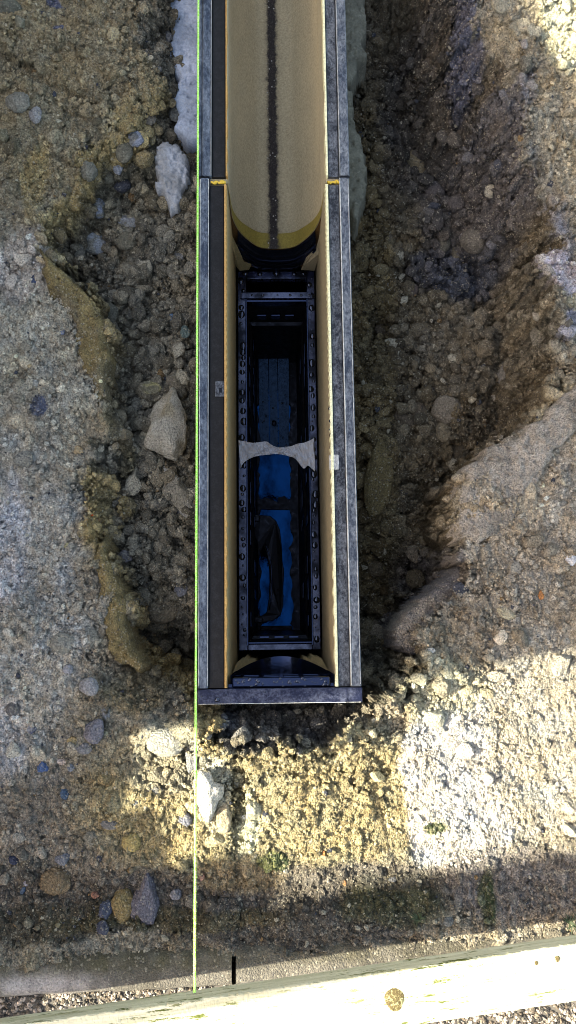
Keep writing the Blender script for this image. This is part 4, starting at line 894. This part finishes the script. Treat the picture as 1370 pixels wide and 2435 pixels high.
bd = MB(); rings = [rect(a0+.0005, a1-.0005, yf1, yb0-.001, -.196), rect(a0+.003, a1-.003, yf1+.004, yb0-.004, -.205), rect(a0+.004, a1-.004, yf1+.005, yb0-.006, -.25), rect(a0+.0065, a1-.0065, yf1+.009, yb0-.010, -.252),
    rect(a0+.010, a1-.010, yf1+.016, yb0-.018, -.39), rect(a0+.012, a1-.012, yf1+.018, yb0-.02, -.44)]
for r_ in rings: bd.v += r_
for i in range(len(rings)-1):
    for j in range(4): bd.f.append((i*4+j, i*4+(j+1) % 4, i*4+4+(j+1) % 4, i*4+4+j))
bd.f.append(tuple(len(bd.v)-4+j for j in range(4)))
bd.build("body", BLK2, bk)
rb = MB(); yy = yf1+.02
while yy < yb0-.02:
    for s_ in (-1, 1):
        h_ = .008+.022*random.random()
        if random.random() < .75:
            xx = a0+.004 if s_ < 0 else a1-.004; rb.box(min(xx, xx-s_*.0010), max(xx, xx-s_*.0010), yy, yy+h_, -.242, -.212+.01*random.random(), .0004)
        if random.random() < .6:
            xx = a0+.0075 if s_ < 0 else a1-.0075; rb.box(min(xx, xx-s_*.0009), max(xx, xx-s_*.0009), yy+.004, yy+.004+h_*.8, -.31-.04*random.random(), -.262, .0004)
    yy += .020+.016*random.random()
for q in range(3): rb.box(a0+.014+q*.018, a0+.026+q*.018, yf1+.006, yf1+.0085, -.235, -.222, .0006); rb.box(a0+.014+q*.018, a0+.026+q*.018, yb0-.0085, yb0-.006, -.235, -.222, .0006)
rb.build("wall_rib", BLK, bk)['kind'] = 'stuff'
wz = -.385; wa = P(618, 1180, wz)[0]; wb_ = P(690, 1180, wz)[0]; wy0 = P(650, 1488, wz)[1]; wy1 = P(650, 1100, wz)[1]
# dark ledges that frame the water inside
lg = MB()
for (xe, xo_) in ((wa, a0+.006), (wb_, a1-.006)):
    n0 = len(lg.v); K_ = 90; sg = 1 if xo_ < xe else -1
    for q in range(K_+1):
        y_q = wy0-.03+(yb0-.012-wy0+.03)*q/K_; e_ = xe+sg*(.0012*math.sin(q*.9)+.0016*math.sin(q*.31+1)**3+(.003 if q % 23 == 7 else 0)-.0012*random.random())
        lg.v += [(xo_, y_q, wz+.006), (e_, y_q, wz+.005), (e_, y_q, wz-.01)]
    for q in range(K_): a_ = n0+3*q; lg.f += [(a_, a_+1, a_+4, a_+3), (a_+1, a_+2, a_+5, a_+4)]
lg.build("inner_ledge", BLK2, bk, False)
MB().box(wa-.001, wb_+.001, yf1+.008, wy0, wz-.02, wz+.0055, .002).build("inner_sill", BLK2, bk)
# sloping ribbed panel at the far part
pn = MB(); yt = P(650, 822, -.36)[1]; ya_ = wy1+.012
for i, (fa, fb) in enumerate(((0, .32), (.345, .62), (.645, 1))):
    xa = wa+(wb_-wa)*fa; xb = wa+(wb_-wa)*fb; n0 = len(pn.v)
    pn.v += [(xa, ya_-.02, wz-.004), (xb, ya_-.02, wz-.004), (xb, yt, -.362), (xa, yt, -.362), (xa, ya_-.02, wz-.012), (xb, ya_-.02, wz-.012), (xb, yt, -.372), (xa, yt, -.372)]
    pn.f += [tuple(n0+k for k in q) for q in ((0, 1, 2, 3), (4, 7, 6, 5), (0, 4, 5, 1), (1, 5, 6, 2), (2, 6, 7, 3), (3, 7, 4, 0))]
PNM = plastic("wet_panel", (.003, .005, .010), .16, .8, .0005)
PNM.node_tree.nodes['Principled BSDF'].inputs['Specular Tint'].default_value = (.12, .22, .42, 1)
pn.build("ribbed_panel", PNM, bk)
sc_x, sc_y = P(652, 1006, -.374); s_ = MB(); s_.tube([(sc_x, sc_y, -.378), (sc_x, sc_y, -.3712), (sc_x, sc_y, -.3705)], [.0036, .0036, .0028], 18); s_.build("screw_head", RIMM, bk, True)
wm = MB(); wm.v = [(a0+.007, yf1+.012, wz), (a1-.007, yf1+.012, wz), (a1-.007, yt, wz), (a0+.007, yt, wz)]; wm.f = [(0, 1, 2, 3)]
o = wm.build("water", WAT); tag(o, kind='structure')
# carrying handle
hz = -.30
hp = [(606, 1232), (622, 1232), (640, 1236), (652, 1252), (657, 1275), (659, 1310), (660, 1350), (660, 1395), (659, 1430), (655, 1456), (643, 1468), (625, 1472), (610, 1474)]
pts = [(*P(u, v, hz), hz-.004*math.cos(i/12*6.28)) for i, (u, v) in enumerate(hp)]
dp = dens([(p[0], p[1]) for p in pts], 4); hn = MB()
ho = [(600, 1228), (620, 1225), (642, 1226), (657, 1238), (666, 1260), (670, 1295), (672, 1335), (676, 1356), (674, 1395), (674, 1440), (668, 1462), (650, 1476), (612, 1482), (600, 1476),
      (603, 1466), (622, 1464), (634, 1456), (639, 1425), (641, 1385), (640, 1345), (634, 1316), (626, 1298), (619, 1312), (615, 1330), (612, 1290), (600, 1262)]
tp_ = [(*P(u, v, hz), hz+.0015*math.sin(k*1.7)) for k, (u, v) in enumerate(ho)]; nh = len(tp_)
bm = bmesh.new(); fc = bm.faces.new([bm.verts.new(p) for p in tp_]); ex = bmesh.ops.extrude_face_region(bm, geom=[fc])
bmesh.ops.translate(bm, verts=[g_ for g_ in ex['geom'] if isinstance(g_, bmesh.types.BMVert)], vec=(0, 0, -.007)); bmesh.ops.recalc_face_normals(bm, faces=bm.faces[:])
bmesh.ops.bevel(bm, geom=[e for e in bm.edges if len(e.link_faces) == 2 and e.calc_face_angle(0) > .8], offset=.0011, segments=3, profile=.5, affect='EDGES')
me = bpy.data.meshes.new("handle"); bm.to_mesh(me); bm.free(); me.materials.append(BLK2); ho_ = bpy.data.objects.new("handle", me); COL.objects.link(ho_); ho_.parent = bk; ho_.matrix_parent_inverse = Matrix.Translation(-Vector(bk.location))
rd = [(*P(u, v, hz+.001), hz+.0008) for u, v in ((630, 1290), (638, 1312), (645, 1345), (647, 1385), (645, 1425), (640, 1452))]
MB().tube(rd, .0009, 8).build("handle_ridge", BLK, bk, True)
for (u, v, w_, h_) in ((607, 1233, 20, 14), (612, 1475, 24, 12)):
    x, y = P(u, v, hz); MB().box(x-w_/3000, x+w_/3000, y-h_/3000, y+h_/3000, hz-.012, hz+.002, .0020).build("handle_mount", BLK2, bk)
# dead leaves and a torn dark scrap floating
def flake(name, px, z, m, label, cat, th=.0004, cr=.002):
    s_ = MB(); n0 = len(px); top = [(*P(u, v, z), z+cr*random.uniform(-1, 1)) for u, v in px]; cx_ = sum(p[0] for p in top)/n0; cy_ = sum(p[1] for p in top)/n0
    s_.v = top+[(x, y, zz-th) for x, y, zz in top]+[(cx_, cy_, z+cr), (cx_, cy_, z+cr-th)]
    for i in range(n0): j = (i+1) % n0; s_.f += [(i, j, 2*n0), (j+n0, i+n0, 2*n0+1), (j, i, i+n0, j+n0)]
    o = s_.build(name, m); tag(o, label, cat); return o
flake("debris_strip", [(618, 1188), (635, 1183), (650, 1190), (662, 1196), (672, 1190), (662, 1182), (676, 1180), (690, 1190), (694, 1196), (692, 1212), (660, 1211), (618, 1210)], wz+.004, BLK2, "ragged dark strip of debris lying across the blue water", "debris", cr=.0008)

# --- masking tape stretched over the rim
TAPE, t, b = mat("masking_tape", (.40, .37, .33), .7, 0., .4); v = objco(t); n1 = noise(t, v, 120, 6, .65, 1.)
t.links.new(ramp(t, n1, [(.3, (.52, .47, .45)), (.7, (.62, .68, .82))]), b.inputs["Base Color"]); bump(t, b, n1, .0012, .8); b.inputs["Roughness"].default_value = .55
topc = [(567, 1047), (585, 1050), (603, 1053), (620, 1051), (634, 1050), (645, 1057), (656, 1063), (670, 1064), (684, 1062), (695, 1060), (708, 1055), (722, 1053), (735, 1048), (747, 1042)]
botc = [(572, 1113), (580, 1100), (592, 1092), (606, 1086), (620, 1083), (634, 1081), (650, 1080), (665, 1080), (680, 1083), (695, 1087), (706, 1095), (722, 1114), (733, 1107), (749, 1121)]
tp = MB(); K = 9; nT = len(topc)
tps = dens(topc, 4); bts = dens(botc, 4); n_ = len(tps)
for i in range(n_):
    f_ = i/(n_-1); sag = -.010*math.sin(math.pi*f_)**2
    for j in range(K):
        g_ = j/(K-1); u = tps[i][0]*(1-g_)+bts[i][0]*g_; v_ = tps[i][1]*(1-g_)+bts[i][1]*g_
        z = zt+.0068+sag+.0018*math.sin(f_*21+g_*4)*math.sin(g_*3.1)+.0013*math.sin(f_*43-g_*7)+.0010*random.uniform(-1, 1)
        tp.v.append((*P(u, v_, z), z))
for i in range(n_-1):
    for j in range(K-1): tp.f.append((i*K+j, i*K+j+1, (i+1)*K+j+1, (i+1)*K+j))
o = mk("masking_tape", tp.v, tp.f, TAPE, None, False); sm = o.modifiers.new("thick", 'SOLIDIFY'); sm.thickness = .0005
tag(o, "crumpled pale strip of masking tape stretched across the silt bucket", "tape")

# --- droplets
dv, df = ICO[2]; dV = []; dF = []; base_n = 0
def drop(x, y, z, r, sq=.55, el=1.):
    global base_n
    p = dv*np.array([r, r*el, r*sq]); p *= (1+.16*fbm3(dv+x*900+y*700, 1.1, 2, 3))[:, None]; p[:, 2] = np.maximum(p[:, 2], -.02*r); dV.append(p+np.array([x, y, z+.00005])); dF.append(df+base_n); base_n += len(dv)
yy = y0r+.01
while yy < y1r-.004:
    if random.random() < .9 and not (.28 > yy > .15 and False):
        r_ = random.choice([.0012, .0020, .0028, .0036, .0042]); drop(random.uniform(x0r+.0035, xi0-.003), yy, zt, r_, .5, random.uniform(.9, 1.4)); yy += r_
    yy += random.uniform(.004, .012)
yy = y0r+.012
while yy < y1r-.004:
    r_ = random.choice([.0010, .0018, .0026, .0034, .0042]); drop(random.uniform(xi1+.003, x1r-.003), yy, zt, r_, .5, random.uniform(.9, 1.4)); yy += r_+random.uniform(.004, .012)
for u in (583, 618, 657, 700, 722): drop(*P(u, 650+random.uniform(-2, 2), zt), zt-.0003, random.uniform(.0022, .005), .5)
for u in (600, 625, 660, 690, 716, 735): drop(*P(u, 705, zt), zt+.004, random.uniform(.0012, .002), .5)
for u, v_, r_ in ((786, 970, 5), (788, 1000, 6), (789, 1034, 6), (791, 1063, 7), (785, 1020, 2.5)): drop(*P(u, v_, 0), -.0024, r_/2500, .5)
for u, v_, r_ in ((517, 1664, 6), (538, 1652, 2), (631, 1646, 2), (480, 1656, 2)): drop(*P(u, v_, 0), -.0004, r_/2500, .5)
for i in range(46): drop(random.uniform(IL+.006, IR-.006), random.uniform(YF+.0008, -.0485), -.0065, random.uniform(.0005, .0019), .5)
for i in range(50): drop(random.uniform(wa+.002, wb_-.002), random.uniform(ya_, yt), -.372, random.uniform(.0005, .0014), .5)
o = mk("water_droplets", np.concatenate(dV), np.concatenate(dF), DRP, None, True); tag(o, "clear water droplets beaded on the black bucket rim and the end plate", "droplets", kind='stuff')

# ------------------------------------------------------------------ string line
ZP = .115
STR, t, b = mat("lime_string", (.30, .90, .06), .6, 0., .3); v = objco(t, (1, 1, 1)); n1 = noise(t, v, 900, 2, .6)
t.links.new(ramp(t, n1, [(.42, (.26, .78, .04)), (.58, (.66, .98, .36))]), b.inputs["Base Color"])
sa = (*P(463, 2360, ZP-.004), ZP-.004); sbp = (*P(472, 0, .030), .030); d_ = Vector(sbp)-Vector(sa); end = Vector(sa)+d_*1.9
st = MB(); pts = []
for i in range(501):
    f_ = i/500; p_ = Vector(sa).lerp(end, f_); pts.append(tuple(p_))
st.tube(pts, .00095, 8)
for i in range(1500):                        # fuzz of the string
    f_ = random.random()*.56; p_ = Vector(sa).lerp(end, f_); a_ = random.random()*6.28; l_ = random.uniform(.0008, .0022)
    dr = Vector((math.cos(a_), random.uniform(-.8, .8), math.sin(a_))).normalized(); n0 = len(st.v); q_ = p_+dr*.0007; w_ = Vector((0, .00009, 0))
    st.v += [tuple(q_-w_), tuple(q_+w_), tuple(q_+dr*l_)]; st.f.append((n0, n0+1, n0+2))
o = mk("string_line", st.v, st.f, STR, None, False); tag(o, "fuzzy lime green string line stretched along the channel to the batten", "string")

# ------------------------------------------------------------------ wooden batten (batter board)
WD, t, b = mat("sawn_pine", (.78, .74, .60), .8, 0., .2); v = objco(t, (.06, 1, 1)); n1 = noise(t, v, 260, 5, .65, .6)
c = ramp(t, n1, [(.3, (.44, .42, .27)), (.7, (.74, .72, .56))])
n2 = noise(t, objco(t, (.12, 1, 1)), 210, 5, .8, .2); n3 = noise(t, objco(t), 9, 3, .6)
k = addm(t, ramp(t, n2, [(.55, 0.), (.60, 1.)]), ramp(t, n3, [(.38, 0.), (.52, 1.)]), 'MULTIPLY')
c = mix(t, c, (.10, .12, .03), k)
t.links.new(c, b.inputs["Base Color"]); bump(t, b, addm(t, n1, noise(t, objco(t, (1, .08, 1)), 420, 3, .7)), .0006, .8)
A_ = Vector((*P(0, 2445, ZP), ZP)); B_ = Vector((*P(1370, 2245, ZP), ZP)); dirx = (B_-A_).normalized(); nrm = Vector((-dirx.y, dirx.x, 0)); W_ = .0400; T_ = .0165
bt = empty("wooden_batten", tuple(A_-dirx*.3)); tag(bt, "pale sawn pine batten with a knot, crossing the bottom in full sun", "batten")
bt.rotation_euler = (0, 0, math.atan2(dirx.y, dirx.x))
L_ = 1.25; nS = 620; pr = [(0, -T_), (0, -.0008), (-.0006, 0), (-W_+.0008, 0), (-W_, -.0010), (-W_, -T_)]
pr2 = []
for (a, b1), (c1, d1) in zip(pr, pr[1:]+pr[:1]):
    kk = max(1, int(math.hypot(c1-a, d1-b1)/.003)); pr2 += [(a+(c1-a)*i/kk, b1+(d1-b1)*i/kk) for i in range(kk)]
vs = []; 
for i in range(nS+1):
    x = L_*i/nS; yo = .0006*math.sin(x*9)+.0011*float(fbm(np.array([x]), np.array([.3]), 300, 4, 5, .7)[0])
    for (a, b1) in pr2:
        e_ = yo*(1 if abs(a) < .001 and b1 > -.003 else .3); vs.append((x, a+e_, b1+(.0002*random.uniform(-1, 1))))
kp = len(pr2); fs = [(i*kp+j, (i+1)*kp+j, (i+1)*kp+(j+1) % kp, i*kp+(j+1) % kp) for i in range(nS) for j in range(kp)]
fs += [tuple(range(kp)), tuple(nS*kp+j for j in range(kp))[::-1]]
bm_ = bpy.data.objects.new("board", bpy.data.meshes.new("board")); COL.objects.link(bm_); bm_.data.from_pydata(vs, [], fs); bm_.data.materials.append(WD); bm_.parent = bt
bm = bmesh.new(); bm.from_mesh(bm_.data); bmesh.ops.recalc_face_normals(bm, faces=bm.faces[:]); bm.to_mesh(bm_.data); bm.free()
def loc_on(u, v):
    p_ = Vector((*P(u, v, ZP), ZP))-bt.location; return p_.dot(dirx), p_.dot(nrm)
KN, t, b = mat("knot_wood", (.20, .12, .05), .8); v = objco(t); n1 = noise(t, v, 330, 5, .7, 1.2)
t.links.new(ramp(t, n1, [(.35, (.035, .025, .008)), (.5, (.12, .09, .03)), (.62, (.40, .40, .22))]), b.inputs["Base Color"]); bump(t, b, n1, .0008)
for (u, v_, r_) in ((938, 2377, .0072), (1275, 2290, .0014), (1325, 2280, .0020)):
    x, y = loc_on(u, v_); s_ = MB(); nk = 20; s_.v = [(r_*(1+.12*math.sin(3*a*6.28/nk))*math.cos(a*6.28/nk), r_*1.15*math.sin(a*6.28/nk), .0) for a in range(nk)]+[(r_*.8*math.cos(a*6.28/nk), r_*.9*math.sin(a*6.28/nk), .0006) for a in range(nk)]+[(0, 0, .0002)]
    s_.f = [(a, (a+1) % nk, (a+1) % nk+nk, a+nk) for a in range(nk)]+[(a+nk, (a+1) % nk+nk, 2*nk) for a in range(nk)]
    o = mk("knot", s_.v, s_.f, KN, None, True); o.parent = bt; o.location = (x, y, .0002)
for x_ in (.06, 1.20):
    s_ = MB(); s_.box(x_-.012, x_+.012, -W_-.0215, -W_-.0005, -.20, .02, .001); o = mk("peg", s_.v, s_.f, WD, None, False); o.parent = bt

# ------------------------------------------------------------------ small plants
GR, t, b = mat("grass_blade", (.026, .042, .014), .7); b.inputs["Subsurface Weight"].default_value = 0
MS, t, b = mat("moss", (.028, .040, .014), .9)
def tuft(u, v, n, l, label):
    x, y, z = ground_pt(u, v); s_ = MB()
    for i in range(n):
        a = random.random()*6.28; ll = l*random.uniform(.5, 1.); p0 = Vector((x+random.uniform(-1, 1)*.002, y+random.uniform(-1, 1)*.002, z)); d = Vector((math.cos(a), math.sin(a), 0)); sd = Vector((-d.y, d.x, 0)); n0 = len(s_.v)
        for j in range(6):
            f_ = j/5; c_ = p0+d*ll*f_*(.4+.6*f_)+Vector((0, 0, ll*(.75*f_-.45*f_*f_))); w_ = .00085*(1-f_)**.7+.00008; s_.v += [tuple(c_-sd*w_), tuple(c_+sd*w_+Vector((0, 0, .0003)))]
        for j in range(5): s_.f.append((n0+2*j, n0+2*j+1, n0+2*j+3, n0+2*j+2))
    o = mk("grass_tuft", s_.v, s_.f, GR, None, True); tag(o, label, "plant")
tuft(995, 2185, 16, .0095, "small spiky green grass tuft in the dark soil above the batten")
tuft(1352, 2190, 14, .012, "grass tuft at the right edge above the batten")
def moss(u, v, ru, rv, n, label):
    x, y, z = ground_pt(u, v); k = (H-z)/F; pts = []
    for i in range(n):
        a, q = random.random()*6.28, random.random()**.6; xx = x+math.cos(a)*q*ru*k; yy = y+math.sin(a)*q*rv*k; pts.append((xx, yy, ground_z(xx, yy)+.0005))
    pts = np.array(pts); v0, f0 = ICO[1]; vv = pts[:, None, :]+v0[None]*(.0003+.0006*RNG.random((n, 1, 1)))*(1+.8*RNG.random((n, len(v0), 1))); ff = f0[None]+(np.arange(n)*len(v0))[:, None, None]
    o = mk("moss_patch", vv.reshape(-1, 3), ff.reshape(-1, 3), MS, None, False); tag(o, label, "moss")
moss(665, 2050, 20, 22, 260, "bright green moss patch in the middle of the foreground soil")
moss(1033, 1968, 22, 13, 60, "faint olive moss patch in the pale sunlit soil")
moss(1165, 2140, 9, 40, 160, "dark thin moss line in the shaded soil on the right")
ROOT, t, b = mat("root_fibre", (.55, .50, .42), .8)
s_ = MB(); pp = []
for u, v_ in ((1165, 1038), (1172, 1040), (1180, 1038), (1186, 1042), (1193, 1045), (1200, 1050)):
    x, y, z = ground_pt(u, v_); pp.append((x, y, z+.002))
s_.tube(pp, .0004, 5); o = s_.build("root_fibre", ROOT, None, True); tag(o, "thin pale root fibre on the right trench slope", "root")

# ------------------------------------------------------------------ added board screen that shapes the sunlit patch (left, outside the frame)
HX = -1.0
def top_at(yp):  # board tops stepped so their shadow outlines the sunlit strip
    yp -= .085
    if yp > .40: return 1.22-.36
    if yp > .22: return 1.255-.36+(.40-yp)*.35
    if yp > -.322: return 1.42
    if yp > -.41: return .972-.36
    if yp > -.455: return .995-.36
    if yp > -.505: return 1.06-.36
    if yp > -.527: return 1.42-.36
    return .82-.36
HW, t, b = mat("shade_screen_timber", (.20, .16, .12), .8); v = objco(t, (1, 1, .1)); t.links.new(ramp(t, noise(t, v, 60, 4, .6), [(.3, (.12, .10, .08)), (.7, (.26, .21, .16))]), b.inputs["Base Color"])
hd_ = empty("added_shade_screen", (HX, 0, -.03)); tag(hd_, "added unseen board screen left of the dig, top cut to shape the sunlight", "shade screen")
y_ = -2.0; i = 0
hb = MB()
while y_ < 2.6:
    w_ = .018; hb.box(HX-.012, HX, y_, y_+w_+.0003, -.03, top_at(y_+w_/2), .0); y_ += w_+.0003
hb.build("shade_panel", HW, hd_)
for yy in (-1.9, -.9, .1, 1.1, 2.1): MB().box(HX-.07, HX-.0125, yy, yy+.06, -.2, min(top_at(yy), top_at(yy+.06))-.03).build("screen_post", HW, hd_)
